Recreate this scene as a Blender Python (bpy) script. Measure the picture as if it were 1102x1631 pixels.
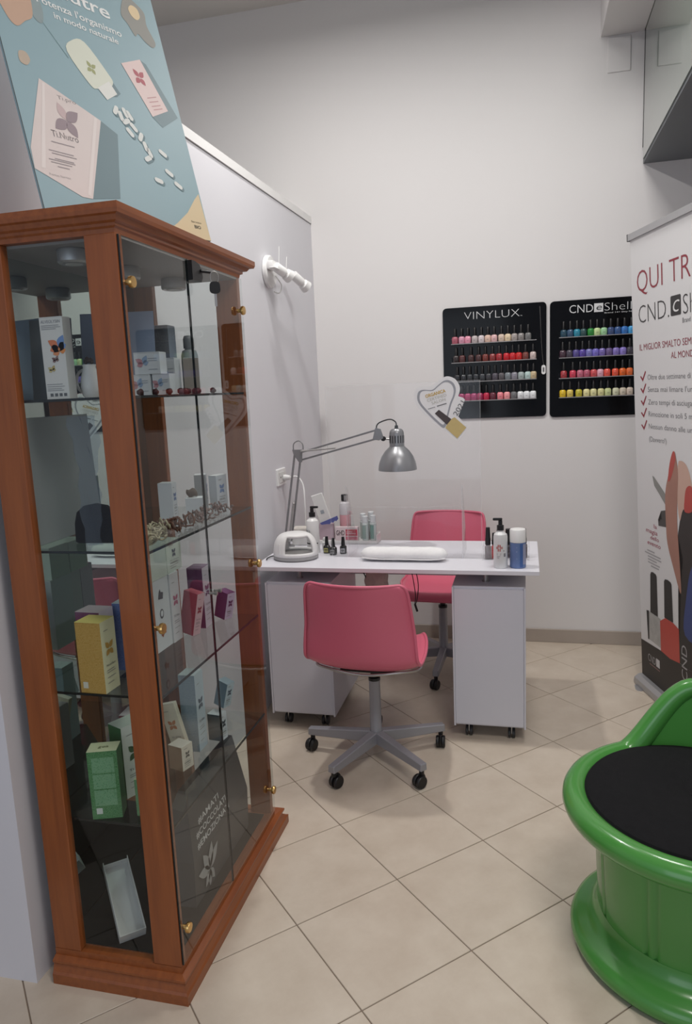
import bpy, bmesh, math, random
from mathutils import Vector, Matrix, Euler

# ------------------------------------------------------------------ start clean
for o in list(bpy.data.objects):
    bpy.data.objects.remove(o, do_unlink=True)
SC = bpy.context.scene
COL = SC.collection
random.seed(7)
R = math.radians

# ------------------------------------------------------------------ camera (metres; X along back wall, Y into the room)
F_PX, YAW, PITCH, ROLL = 1156.34, -0.24579, 0.16487, 0.04348
_cy, _sy, _cp, _sp = math.cos(YAW), math.sin(YAW), math.cos(PITCH), math.sin(PITCH)
_f = Vector((_sy * _cp, _cy * _cp, -_sp))
_r = Vector((_cy, -_sy, 0))
_d = _f.cross(_r)
_c, _s = math.cos(ROLL), math.sin(ROLL)
_r2 = _c * _r + _s * _d
_d2 = -_s * _r + _c * _d
cam = bpy.data.cameras.new('camera')
cam.sensor_fit = 'VERTICAL'
cam.sensor_height = 36.0
cam.lens = F_PX * 36.0 / 1631.0
cam.clip_start = 0.05
camo = bpy.data.objects.new('camera', cam)
M = Matrix.Identity(4)
for i, v in enumerate((_r2, -_d2, -_f)):
    for j in range(3):
        M[j][i] = v[j]
M.translation = Vector((0, 0, 1.5))
camo.matrix_world = M
COL.objects.link(camo)
SC.camera = camo

# ------------------------------------------------------------------ world, lights, exposure
W = bpy.data.worlds.new('shop_daylight')
SC.world = W
W.use_nodes = True
W.node_tree.nodes['Background'].inputs[0].default_value = (0.76, 0.83, 1.0, 1)
W.node_tree.nodes['Background'].inputs[1].default_value = 0.26

def area_light(name, loc, target, sx, sy, power, color):
    l = bpy.data.lights.new(name, 'AREA')
    l.shape = 'RECTANGLE'
    l.size, l.size_y = sx, sy
    l.energy = power
    l.color = color
    o = bpy.data.objects.new(name, l)
    o.location = loc
    o.rotation_euler = (Vector(target) - Vector(loc)).to_track_quat('-Z', 'Y').to_euler()
    COL.objects.link(o)
    return o

area_light('ceiling_lamp_light', (-0.93, 2.88, 3.46), (-0.93, 2.89, 0), 0.10, 0.10, 17, (1.0, 0.98, 0.955))
area_light('second_lamp_light', (0.25, 2.80, 3.46), (0.25, 2.81, 0), 0.5, 0.5, 14, (1.0, 0.98, 0.95))
area_light('front_lamp_light', (0.60, 0.55, 3.46), (0.60, 0.56, 0), 0.9, 0.6, 25, (1.0, 0.95, 0.90))
area_light('shop_window_light', (-1.0, -1.5, 1.5), (-0.9, 2.0, 1.0), 1.5, 2.0, 9, (0.82, 0.90, 1.0))

SC.view_settings.view_transform = 'Standard'
SC.view_settings.look = 'None'
SC.view_settings.gamma = 1.0
SC.view_settings.use_curve_mapping = False
SC.view_settings.exposure = 0.56
try:
    SC.cycles.max_bounces = 14
    SC.cycles.transparent_max_bounces = 32
    SC.cycles.glossy_bounces = 8
    SC.cycles.caustics_reflective = True
    SC.cycles.blur_glossy = 1.0
    SC.cycles.sample_clamp_indirect = 4.0
    SC.cycles.caustics_refractive = False
except Exception:
    pass

# ------------------------------------------------------------------ materials
def lin(c):
    if isinstance(c, str):
        c = c.lstrip('#')
        c = tuple(int(c[i:i + 2], 16) / 255 for i in (0, 2, 4))
    return tuple((x / 12.92 if x <= 0.04045 else ((x + 0.055) / 1.055) ** 2.4) for x in c)

_mats = {}
def mat(name, color, rough=0.5, metal=0.0, var=0.04, scale=6.0, coat=0.0, bump=0.0, spec=0.5):
    if name in _mats:
        return _mats[name]
    m = bpy.data.materials.new(name)
    m.use_nodes = True
    nt = m.node_tree
    b = nt.nodes['Principled BSDF']
    b.inputs['Roughness'].default_value = rough
    b.inputs['Metallic'].default_value = metal
    b.inputs['Coat Weight'].default_value = coat
    b.inputs['Specular IOR Level'].default_value = spec
    L = lin(color)
    tc = nt.nodes.new('ShaderNodeTexCoord')
    nz = nt.nodes.new('ShaderNodeTexNoise')
    nz.inputs['Scale'].default_value = scale
    nz.inputs['Detail'].default_value = 4
    nt.links.new(tc.outputs['Object'], nz.inputs['Vector'])
    mx = nt.nodes.new('ShaderNodeMix')
    mx.data_type = 'RGBA'
    mx.inputs['A'].default_value = (*[x * (1 - var) for x in L], 1)
    mx.inputs['B'].default_value = (*[min(1, x * (1 + var)) for x in L], 1)
    nt.links.new(nz.outputs['Fac'], mx.inputs['Factor'])
    nt.links.new(mx.outputs['Result'], b.inputs['Base Color'])
    if bump:
        bp = nt.nodes.new('ShaderNodeBump')
        bp.inputs['Strength'].default_value = bump
        bp.inputs['Distance'].default_value = 0.002
        nz2 = nt.nodes.new('ShaderNodeTexNoise')
        nz2.inputs['Scale'].default_value = scale * 12
        nt.links.new(tc.outputs['Object'], nz2.inputs['Vector'])
        nt.links.new(nz2.outputs['Fac'], bp.inputs['Height'])
        nt.links.new(bp.outputs['Normal'], b.inputs['Normal'])
    _mats[name] = m
    return m

def wood_mat(name, axis):
    m = bpy.data.materials.new(name)
    m.use_nodes = True
    nt = m.node_tree
    b = nt.nodes['Principled BSDF']
    b.inputs['Roughness'].default_value = 0.42
    b.inputs['Coat Weight'].default_value = 0.15
    tc = nt.nodes.new('ShaderNodeTexCoord')
    mp = nt.nodes.new('ShaderNodeMapping')
    sc = [38.0, 38.0, 38.0]
    sc[axis] = 2.2
    mp.inputs['Scale'].default_value = sc
    nz = nt.nodes.new('ShaderNodeTexNoise')
    nz.inputs['Scale'].default_value = 1.6
    nz.inputs['Detail'].default_value = 6
    nz.inputs['Roughness'].default_value = 0.6
    cr = nt.nodes.new('ShaderNodeValToRGB')
    cr.color_ramp.elements[0].position = 0.25
    cr.color_ramp.elements[0].color = (*lin('#7d421f'), 1)
    cr.color_ramp.elements[1].position = 0.75
    cr.color_ramp.elements[1].color = (*lin('#9a5629'), 1)
    nt.links.new(tc.outputs['Object'], mp.inputs['Vector'])
    nt.links.new(mp.outputs['Vector'], nz.inputs['Vector'])
    nt.links.new(nz.outputs['Fac'], cr.inputs['Fac'])
    nt.links.new(cr.outputs['Color'], b.inputs['Base Color'])
    return m

def glass_mat(name, tint=(0.93, 0.96, 0.95), ior=1.5, rough=0.02, haze=None):
    m = bpy.data.materials.new(name)
    m.use_nodes = True
    nt = m.node_tree
    nt.nodes.remove(nt.nodes['Principled BSDF'])
    out = nt.nodes['Material Output']
    tr = nt.nodes.new('ShaderNodeBsdfTransparent')
    tr.inputs['Color'].default_value = (*tint, 1)
    gl = nt.nodes.new('ShaderNodeBsdfGlossy')
    gl.inputs['Roughness'].default_value = rough
    fr = nt.nodes.new('ShaderNodeFresnel')
    fr.inputs['IOR'].default_value = ior
    mx = nt.nodes.new('ShaderNodeMixShader')
    geo = nt.nodes.new('ShaderNodeNewGeometry')          # reflect on the entry side of the sheet only
    inv = nt.nodes.new('ShaderNodeMath'); inv.operation = 'SUBTRACT'; inv.inputs[0].default_value = 1.0
    nt.links.new(geo.outputs['Backfacing'], inv.inputs[1])
    fm = nt.nodes.new('ShaderNodeMath'); fm.operation = 'MULTIPLY'
    nt.links.new(fr.outputs['Fac'], fm.inputs[0]); nt.links.new(inv.outputs[0], fm.inputs[1])
    nt.links.new(fm.outputs[0], mx.inputs['Fac'])
    nt.links.new(tr.outputs['BSDF'], mx.inputs[1])
    nt.links.new(gl.outputs['BSDF'], mx.inputs[2])
    last = mx
    if haze:
        df = nt.nodes.new('ShaderNodeBsdfDiffuse')
        df.inputs['Color'].default_value = (*lin(haze[0]), 1)
        m2 = nt.nodes.new('ShaderNodeMixShader')
        m2.inputs['Fac'].default_value = haze[1]
        nt.links.new(mx.outputs['Shader'], m2.inputs[1])
        nt.links.new(df.outputs['BSDF'], m2.inputs[2])
        last = m2
    nt.links.new(last.outputs['Shader'], out.inputs['Surface'])
    return m

def print_mat(name, base, ink, rows=60.0, cover=0.5, rough=0.5):
    """paper with rows of tiny illegible print (broken ink lines)"""
    if name in _mats:
        return _mats[name]
    m = bpy.data.materials.new(name)
    m.use_nodes = True
    nt = m.node_tree
    b = nt.nodes['Principled BSDF']
    b.inputs['Roughness'].default_value = rough
    tc = nt.nodes.new('ShaderNodeTexCoord')
    sp = nt.nodes.new('ShaderNodeSeparateXYZ')
    nt.links.new(tc.outputs['Generated'], sp.inputs[0])
    mul = nt.nodes.new('ShaderNodeMath'); mul.operation = 'MULTIPLY'; mul.inputs[1].default_value = rows
    nt.links.new(sp.outputs['Z'], mul.inputs[0])
    fr = nt.nodes.new('ShaderNodeMath'); fr.operation = 'FRACT'
    nt.links.new(mul.outputs[0], fr.inputs[0])
    gt = nt.nodes.new('ShaderNodeMath'); gt.operation = 'GREATER_THAN'; gt.inputs[1].default_value = 0.5
    nt.links.new(fr.outputs[0], gt.inputs[0])
    nz = nt.nodes.new('ShaderNodeTexNoise'); nz.inputs['Scale'].default_value = 9.0
    mp = nt.nodes.new('ShaderNodeMapping'); mp.inputs['Scale'].default_value = (3, 3, rows * 0.12)
    nt.links.new(tc.outputs['Generated'], mp.inputs[0]); nt.links.new(mp.outputs[0], nz.inputs['Vector'])
    g2 = nt.nodes.new('ShaderNodeMath'); g2.operation = 'GREATER_THAN'; g2.inputs[1].default_value = 1 - cover
    nt.links.new(nz.outputs['Fac'], g2.inputs[0])
    an = nt.nodes.new('ShaderNodeMath'); an.operation = 'MULTIPLY'
    nt.links.new(gt.outputs[0], an.inputs[0]); nt.links.new(g2.outputs[0], an.inputs[1])
    mx = nt.nodes.new('ShaderNodeMix'); mx.data_type = 'RGBA'
    mx.inputs['A'].default_value = (*lin(base), 1); mx.inputs['B'].default_value = (*lin(ink), 1)
    nt.links.new(an.outputs[0], mx.inputs['Factor'])
    nt.links.new(mx.outputs['Result'], b.inputs['Base Color'])
    _mats[name] = m
    return m

def flat(color, rough=0.55):
    return mat('paint_' + color.strip('#'), color, rough, var=0.02)

def sheen(color, rough=0.22):
    return mat('gloss_' + color.strip('#'), color, rough, var=0.02, coat=0.3)

MW = mat('white_wall_plaster', '#dcd9d8', 0.9, var=0.012, scale=1.3, bump=0.08)
MP = mat('white_partition_laminate', '#d8d7dc', 0.55, var=0.01, scale=1.0)
MC = mat('grey_white_ceiling', '#cfcbc6', 0.9, var=0.02)
MGROUT = mat('brown_grey_grout', '#857668', 0.9, var=0.1, scale=30)
MSKIRT = mat('beige_stone_skirting', '#a89d93', 0.45, var=0.08, scale=9)
MDESK = mat('white_desk_laminate', '#dedde4', 0.32, var=0.01)
MCAB = mat('pale_grey_drawer_laminate', '#cfcfd8', 0.38, var=0.01)
MWV = wood_mat('cherry_wood_vertical', 2)
MWX = wood_mat('cherry_wood_along_x', 0)
MWY = wood_mat('cherry_wood_along_y', 1)
MGLASS = glass_mat('cabinet_glass', (0.93, 0.95, 0.945))
MSHELF = glass_mat('shelf_glass', (0.92, 0.95, 0.94))
MACRY = glass_mat('clear_acrylic', (0.988, 0.988, 0.99), 1.4)
MACRE = glass_mat('acrylic_cut_edge', (0.9, 0.9, 0.92), 1.5, 0.15, ('#ffffff', 0.35))
MEDGE = mat('dark_glass_edge', '#10181a', 0.25)
MMIRROR = mat('mirror_silver', '#c3cdc8', 0.01, metal=1.0, var=0.004)
MBRASS = mat('brass', '#dcb472', 0.28, metal=1.0, var=0.05)
MSTEEL = mat('brushed_steel', '#b4b2b0', 0.35, metal=0.9, var=0.05)
MALU = mat('anodised_aluminium', '#b5b5b7', 0.42, metal=0.7, var=0.03)
MLAMP = mat('silver_grey_lamp_paint', '#8f8f91', 0.35, metal=0.55, var=0.03)
MBLK = mat('black_plastic', '#151416', 0.4, var=0.1)
MBLKG = mat('glossy_black_acrylic', '#0b0b0d', 0.12, var=0.1, spec=0.18)
MBLKF = mat('black_fabric', '#19191b', 0.95, var=0.25, scale=60, bump=0.5, spec=0.2)
MPINK = mat('pink_moulded_plastic', '#d4687f', 0.38, var=0.02, bump=0.03)
MBASE = mat('grey_powder_coat', '#96969c', 0.42, metal=0.25, var=0.03)
MGREEN = mat('green_glossy_plastic', '#4c9142', 0.22, var=0.03, coat=0.3)
MGROOVE = mat('dark_green_groove', '#1f5d20', 0.35)
MWHT = mat('white_plastic', '#e4e3e2', 0.35, var=0.01)
MOFFW = mat('matte_white_card', '#d9d8d6', 0.7, var=0.02)
MTOWEL = mat('white_terry_towel', '#efeeee', 0.95, var=0.05, scale=80, bump=0.6)
MBAG = mat('dark_grey_carrier_bag', '#4a4a4b', 0.6, var=0.08)
MCLOTH = mat('black_display_cloth', '#161514', 0.95, var=0.2, spec=0.2)
MBARBLK = mat('satin_black_print', '#2a2625', 0.5)

# ------------------------------------------------------------------ mesh helpers
def mesh_obj(name, bm, m, parent=None, smooth=False, autosmooth=None):
    me = bpy.data.meshes.new(name)
    bmesh.ops.recalc_face_normals(bm, faces=bm.faces)
    bm.to_mesh(me)
    bm.free()
    ms = m if isinstance(m, (list, tuple)) else [m]
    for x in ms:
        me.materials.append(x)
    if smooth:
        for p in me.polygons:
            p.use_smooth = True
        if autosmooth:
            try:
                me.set_sharp_from_angle(angle=math.radians(autosmooth))
            except Exception:
                pass
    o = bpy.data.objects.new(name, me)
    COL.objects.link(o)
    if parent is not None:
        o.parent = parent
    return o

def thing(name, label, cat, loc=(0, 0, 0), rotz=0.0, group=None, rot=None):
    o = bpy.data.objects.new(name, None)
    o.empty_display_size = 0.05
    COL.objects.link(o)
    o.location = loc
    o.rotation_euler = rot if rot else (0, 0, rotz)
    o['label'] = label
    o['category'] = cat
    if group:
        o['group'] = group
    return o

def tag(o, label, cat, group=None):
    o['label'] = label
    o['category'] = cat
    if group:
        o['group'] = group
    return o

def struct(o):
    o['kind'] = 'structure'
    return o

def bx(bm, x0, x1, y0, y1, z0, z1, bev=0.0, seg=1, mtx=None, mi=0):
    vs = [bm.verts.new((x, y, z)) for x in (x0, x1) for y in (y0, y1) for z in (z0, z1)]
    q = [(0, 1, 3, 2), (4, 6, 7, 5), (0, 4, 5, 1), (2, 3, 7, 6), (0, 2, 6, 4), (1, 5, 7, 3)]
    fs = [bm.faces.new([vs[i] for i in f]) for f in q]
    for f in fs:
        f.material_index = mi
    if bev > 0:
        es = set()
        for f in fs:
            es.update(f.edges)
        r = bmesh.ops.bevel(bm, geom=list(es), offset=bev, segments=seg, affect='EDGES', profile=0.5)
        vs = list({v for f in r['faces'] for v in f.verts} | {v for v in vs if v.is_valid})
    if mtx is not None:
        bmesh.ops.transform(bm, matrix=mtx, verts=[v for v in vs if v.is_valid])
    return bm

def box(name, m, parent, x0, x1, y0, y1, z0, z1, bev=0.0, seg=1, smooth=False):
    bm = bmesh.new()
    bx(bm, x0, x1, y0, y1, z0, z1, bev, seg)
    return mesh_obj(name, bm, m, parent, smooth=smooth, autosmooth=40 if smooth else None)

def lathe_bm(bm, prof, seg=24, mtx=None, sx=1.0, sy=1.0, power=None):
    rings = []
    newv = []
    for r, z in prof:
        if r < 1e-6:
            v = bm.verts.new((0, 0, z)); rings.append([v]); newv.append(v)
        else:
            ring = []
            for i in range(seg):
                a = 2 * math.pi * (i + 0.5) / seg
                c, s = math.cos(a), math.sin(a)
                if power:
                    k = (abs(c) ** power + abs(s) ** power) ** (-1.0 / power)
                    c, s = c * k, s * k
                v = bm.verts.new((r * c * sx, r * s * sy, z)); ring.append(v); newv.append(v)
            rings.append(ring)
    for a, b in zip(rings, rings[1:]):
        if len(a) == 1 and len(b) == 1:
            continue
        for i in range(seg):
            j = (i + 1) % seg
            if len(a) == 1:
                bm.faces.new((a[0], b[i], b[j]))
            elif len(b) == 1:
                bm.faces.new((a[i], b[0], a[j]))
            else:
                bm.faces.new((a[i], b[i], b[j], a[j]))
    for rg, fl in ((rings[0], False), (rings[-1], True)):
        if len(rg) > 2:
            bm.faces.new(rg)
    if mtx is not None:
        bmesh.ops.transform(bm, matrix=mtx, verts=newv)
    return bm

def lathe(name, m, parent, prof, loc=(0, 0, 0), seg=24, sx=1.0, sy=1.0, rot=None, power=None, auto=35):
    bm = bmesh.new()
    mt = Matrix.Translation(loc)
    if rot:
        mt = mt @ Euler(rot).to_matrix().to_4x4()
    lathe_bm(bm, prof, seg, mt, sx, sy, power)
    return mesh_obj(name, bm, m, parent, smooth=True, autosmooth=auto)

def axis_mtx(p0, p1):
    d = Vector(p1) - Vector(p0)
    return Matrix.Translation(p0) @ d.to_track_quat('Z', 'Y').to_matrix().to_4x4(), d.length

def rod_bm(bm, p0, p1, r0, r1=None, seg=12):
    mt, L = axis_mtx(p0, p1)
    return lathe_bm(bm, [(r0, 0), (r1 if r1 is not None else r0, L)], seg, mt)

def rod(name, m, parent, p0, p1, r0, r1=None, seg=12):
    bm = bmesh.new()
    rod_bm(bm, p0, p1, r0, r1, seg)
    return mesh_obj(name, bm, m, parent, smooth=True, autosmooth=40)

def spline(pts, n=8, closed=False):
    P = [Vector(p) for p in pts]
    out = []
    N = len(P)
    rng = range(N if closed else N - 1)
    for i in rng:
        if closed:
            a, b, c, d = P[(i - 1) % N], P[i], P[(i + 1) % N], P[(i + 2) % N]
        else:
            a, b, c, d = P[max(i - 1, 0)], P[i], P[i + 1], P[min(i + 2, N - 1)]
        for k in range(n):
            t = k / n
            out.append(0.5 * ((2 * b) + (c - a) * t + (2 * a - 5 * b + 4 * c - d) * t * t + (3 * b - a - 3 * c + d) * t ** 3))
    if not closed:
        out.append(P[-1])
    return out

def tube_bm(bm, pts, r, seg=8, closed=False, radii=None):
    P = [Vector(p) for p in pts]
    N = len(P)
    rings = []
    prev = None
    for i in range(N):
        if closed:
            t = P[(i + 1) % N] - P[(i - 1) % N]
        else:
            t = P[min(i + 1, N - 1)] - P[max(i - 1, 0)]
        t.normalize()
        if prev is None:
            u = t.orthogonal().normalized()
        else:
            u = (prev - t * prev.dot(t)).normalized()
        prev = u
        v = t.cross(u)
        rr = radii[i] if radii else r
        rings.append([bm.verts.new(P[i] + rr * (math.cos(2 * math.pi * k / seg) * u + math.sin(2 * math.pi * k / seg) * v)) for k in range(seg)])
    n = N if closed else N - 1
    for i in range(n):
        a, b = rings[i], rings[(i + 1) % N]
        off = 0
        if closed and i == N - 1:
            off = min(range(seg), key=lambda o: sum((a[k].co - b[(k + o) % seg].co).length for k in range(seg)))
        for k in range(seg):
            bm.faces.new((a[k], a[(k + 1) % seg], b[(k + 1 + off) % seg], b[(k + off) % seg]))
    if not closed:
        bm.faces.new(rings[0]); bm.faces.new(rings[-1])
    return bm

def tube(name, m, parent, pts, r, seg=8, closed=False, smooth_n=6):
    bm = bmesh.new()
    q = spline(pts, smooth_n, closed) if smooth_n else pts
    tube_bm(bm, q, r, seg, closed)
    return mesh_obj(name, bm, m, parent, smooth=True, autosmooth=50)

class Plane:
    """a flat frame: origin, two unit directions; lift = distance in front of it"""
    def __init__(self, o, x, y):
        self.o, self.x, self.y = Vector(o), Vector(x).normalized(), Vector(y).normalized()
        self.n = self.x.cross(self.y).normalized()
    def __call__(self, a, b, lift=0.0):
        return self.o + self.x * a + self.y * b + self.n * lift

def poly(name, m, parent, pl, pts, lift=0.0006, curve=0):
    q = [Vector((a, b, 0)) for a, b in pts]
    if curve:
        q = spline(q, curve, True)
    bm = bmesh.new()
    vs = [bm.verts.new(pl(p.x, p.y, lift)) for p in q]
    f = bm.faces.new(vs)
    bmesh.ops.triangulate(bm, faces=[f])
    o = mesh_obj(name, bm, m, parent)
    return o

def polys(name, m, parent, pl, many, lift=0.0006):
    bm = bmesh.new()
    for pts in many:
        f = bm.faces.new([bm.verts.new(pl(a, b, lift)) for a, b in pts])
        bmesh.ops.triangulate(bm, faces=[f])
    o = mesh_obj(name, bm, m, parent)
    if name in ('small_print', 'pill_print', 'pill_shadow_print'):
        o['kind'] = 'stuff'
    return o

def plate_bm(bm, pl, pts, t, curve=0):
    q = [Vector((a, b, 0)) for a, b in pts]
    if curve:
        q = spline(q, curve, True)
    A = [bm.verts.new(pl(p.x, p.y, 0)) for p in q]
    B = [bm.verts.new(pl(p.x, p.y, t)) for p in q]
    n = len(q)
    for i in range(n):
        bm.faces.new((A[i], A[(i + 1) % n], B[(i + 1) % n], B[i]))
    f1 = bm.faces.new(A); f2 = bm.faces.new(B)
    bmesh.ops.triangulate(bm, faces=[f1, f2])

def plate(name, m, parent, pl, pts, t, curve=0):
    bm = bmesh.new()
    plate_bm(bm, pl, pts, t, curve)
    return mesh_obj(name, bm, m, parent)

_font_cache = {}
def text_mesh(s, bold=0.0):
    k = (s, bold)
    if k in _font_cache:
        return _font_cache[k]
    cu = bpy.data.curves.new('t', 'FONT')
    cu.body = s
    cu.size = 1.0
    cu.resolution_u = 3
    cu.offset = bold
    ob = bpy.data.objects.new('t', cu)
    COL.objects.link(ob)
    dg = bpy.context.evaluated_depsgraph_get()
    me = bpy.data.meshes.new_from_object(ob.evaluated_get(dg))
    V = [v.co.copy() for v in me.vertices]
    Fc = [tuple(p.vertices) for p in me.polygons]
    bpy.data.objects.remove(ob, do_unlink=True)
    bpy.data.curves.remove(cu)
    bpy.data.meshes.remove(me)
    _font_cache[k] = (V, Fc)
    return V, Fc

def text(parent, s, m, pl, x, y, w=None, h=None, lift=0.0008, bold=0.0, slant=0.0, name='lettering', cap=True):
    """text whose ink box starts at (x, y) on the plane; w and h fit it"""
    V, Fc = text_mesh(s, bold)
    xs = [v.x for v in V]; ys = [v.y for v in V]
    x0, x1 = min(xs), max(xs)
    y0, y1 = (0.0, 0.729) if cap else (min(ys), max(ys))
    kx = (w / (x1 - x0)) if w else None
    ky = (h / (y1 - y0)) if h else None
    kx = kx or ky
    ky = ky or kx
    bm = bmesh.new()
    vs = []
    for v in V:
        a = (v.x - x0) * kx; b = (v.y - y0) * ky
        vs.append(bm.verts.new(pl(x + a + slant * b, y + b, lift)))
    for f in Fc:
        try:
            bm.faces.new([vs[i] for i in f])
        except ValueError:
            pass
    return mesh_obj(name, bm, m, parent)

def leaf_pts(cx, cy, ang, L, wd):
    c, s = math.cos(ang), math.sin(ang)
    out = []
    n = 7
    for i in range(n + 1):
        t = i / n
        out.append((t * L, math.sin(math.pi * t ** 0.85) * wd))
    for i in range(n - 1, 0, -1):
        t = i / n
        out.append((t * L, -math.sin(math.pi * t ** 0.85) * wd))
    return [(cx + a * c - b * s, cy + a * s + b * c) for a, b in out]

def emblem(parent, m, pl, cx, cy, size, squash=1.0):
    P = []
    for k, L in ((50, 1.0), (130, 1.0), (230, 0.9), (310, 0.9)):
        pts = leaf_pts(0, 0, math.radians(k), size * 0.5 * L, size * 0.15)
        pts = [(a + 0.04 * size * math.cos(math.radians(k)), b + 0.04 * size * math.sin(math.radians(k))) for a, b in pts]
        P.append([(cx + a * squash, cy + b) for a, b in pts])
    return polys('leaf_emblem_print', m, parent, pl, P, 0.0007)

def copy_tree(root, loc=None, label=None, rot=None):
    c = root.copy()
    COL.objects.link(c)
    if loc is not None:
        c.location = loc
    if rot is not None:
        c.rotation_euler = rot
    if label:
        c['label'] = label
    for ch in list(root.children):
        d = ch.copy(); COL.objects.link(d); d.parent = c
        for g in ch.children:
            e = g.copy(); COL.objects.link(e); e.parent = d
    return c

# ================================================================== SETTING
YB = 4.23
H = 3.62
struct(box('wall_back', MW, None, -3.0, 2.4, YB, YB + 0.12, -0.02, H))
struct(box('wall_left', MW, None, -3.12, -3.0, -1.0, YB + 0.12, -0.02, H))
struct(box('wall_right', MW, None, 2.4, 2.52, -1.0, YB + 0.12, -0.02, H))
struct(box('ceiling', MC, None, -3.12, 2.52, -1.6, YB + 0.12, H, H + 0.1))
fl = struct(box('floor', MGROUT, None, -3.12, 2.52, -1.6, YB + 0.12, -0.06, -0.0025))
# diagonal floor tiles
def tile_material():
    m = bpy.data.materials.new('cream_porcelain_tile')
    m.use_nodes = True
    nt = m.node_tree
    b = nt.nodes['Principled BSDF']
    b.inputs['Roughness'].default_value = 0.33
    tc = nt.nodes.new('ShaderNodeTexCoord')
    oi = nt.nodes.new('ShaderNodeObjectInfo')
    ad = nt.nodes.new('ShaderNodeVectorMath'); ad.operation = 'ADD'
    cb = nt.nodes.new('ShaderNodeCombineXYZ')
    ml = nt.nodes.new('ShaderNodeMath'); ml.operation = 'MULTIPLY'; ml.inputs[1].default_value = 20
    nt.links.new(oi.outputs['Random'], ml.inputs[0])
    nt.links.new(ml.outputs[0], cb.inputs[0]); nt.links.new(ml.outputs[0], cb.inputs[1])
    nt.links.new(tc.outputs['Object'], ad.inputs[0]); nt.links.new(cb.outputs[0], ad.inputs[1])
    n1 = nt.nodes.new('ShaderNodeTexNoise'); n1.inputs['Scale'].default_value = 7; n1.inputs['Detail'].default_value = 8; n1.inputs['Roughness'].default_value = 0.65
    nt.links.new(ad.outputs[0], n1.inputs['Vector'])
    cr = nt.nodes.new('ShaderNodeValToRGB')
    cr.color_ramp.elements[0].position = 0.3; cr.color_ramp.elements[0].color = (*lin('#c3b5a4'), 1)
    cr.color_ramp.elements[1].position = 0.72; cr.color_ramp.elements[1].color = (*lin('#d2c6b6'), 1)
    nt.links.new(n1.outputs['Fac'], cr.inputs['Fac'])
    nt.links.new(cr.outputs['Color'], b.inputs['Base Color'])
    return m
MT = tile_material()
TS, TA, TX, TY = 0.3492, 0.7787, -0.3929, 1.5066
bm = bmesh.new()
g = 0.0016
bx(bm, -TS / 2 + g, TS / 2 - g, -TS / 2 + g, TS / 2 - g, -0.008, 0.0, 0.0012)
tile0 = None
ca, sa = math.cos(TA), math.sin(TA)
for i in range(-9, 14):
    for j in range(-9, 14):
        x = TX + TS * ((i + .5) * ca - (j + .5) * sa)
        y = TY + TS * ((i + .5) * sa + (j + .5) * ca)
        if not (0.75 < y < YB + 0.2 and -1.62 < x < 1.5):
            continue
        if x > 0.25 + 0.38 * y:
            continue
        if tile0 is None:
            o = tile0 = mesh_obj('tile', bm, MT, fl)
        else:
            o = tile0.copy(); COL.objects.link(o)
        o.location = (x, y, 0)
        o.rotation_euler = (0, 0, TA)
# back wall skirting
struct(box('baseboard_back', MSKIRT, None, -1.18, 2.4, YB - 0.012, YB, 0, 0.08, 0.002))
# partition panel
def partition():
    bm = bmesh.new()
    P = [(-1.196, YB), (-1.249, 1.425), (-1.52, 1.425), (-1.46, YB)]
    A = [bm.verts.new((x, y, 0)) for x, y in P]
    B = [bm.verts.new((x, y, 2.452)) for x, y in P]
    for i in range(4):
        bm.faces.new((A[i], A[(i + 1) % 4], B[(i + 1) % 4], B[i]))
    bm.faces.new(A); bm.faces.new(B)
    return mesh_obj('wall_partition', bm, MP)
pw = struct(partition())
def trim():
    bm = bmesh.new()
    P = [(-1.192, YB - 0.002), (-1.245, 1.42), (-1.525, 1.42), (-1.465, YB - 0.002)]
    A = [bm.verts.new((x, y, 2.457)) for x, y in P]
    B = [bm.verts.new((x, y, 2.495)) for x, y in P]
    for i in range(4):
        bm.faces.new((A[i], A[(i + 1) % 4], B[(i + 1) % 4], B[i]))
    bm.faces.new(A); bm.faces.new(B)
    return mesh_obj('trim_1', bm, MWHT)
struct(trim())
# soffit box with glossy glass side (upper right) and beam
MSOF = mat('smoked_green_glass_panel', '#5c6a60', 0.06, var=0.01, coat=1.0)
MSOFD = mat('dark_grey_panel', '#666b6f', 0.5, var=0.02)
so = struct(box('ceiling_soffit', MSOFD, None, 0.590, 1.9, 2.2, YB, 2.585, H))
so2 = mesh_obj('glass_panel', bx(bmesh.new(), 0.584, 0.5895, 2.2, YB - 0.03, 2.60, H - 0.01), MSOF, so)
box('edge_strip', MBLK, so, 0.583, 0.590, YB - 0.028, YB - 0.012, 2.66, H - 0.01)
struct(box('beam_soffit', MW, None, 0.375, 0.5835, YB - 0.75, YB, 3.21, H, 0.002))
box('wall_cover_plate', MW, None, 0.409, 0.520, YB - 0.006, YB, 3.036, 3.20, 0.002)
o = bpy.data.objects['wall_cover_plate']; tag(o, 'white square blank cover plate on back wall below the beam', 'cover plate')

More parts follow.
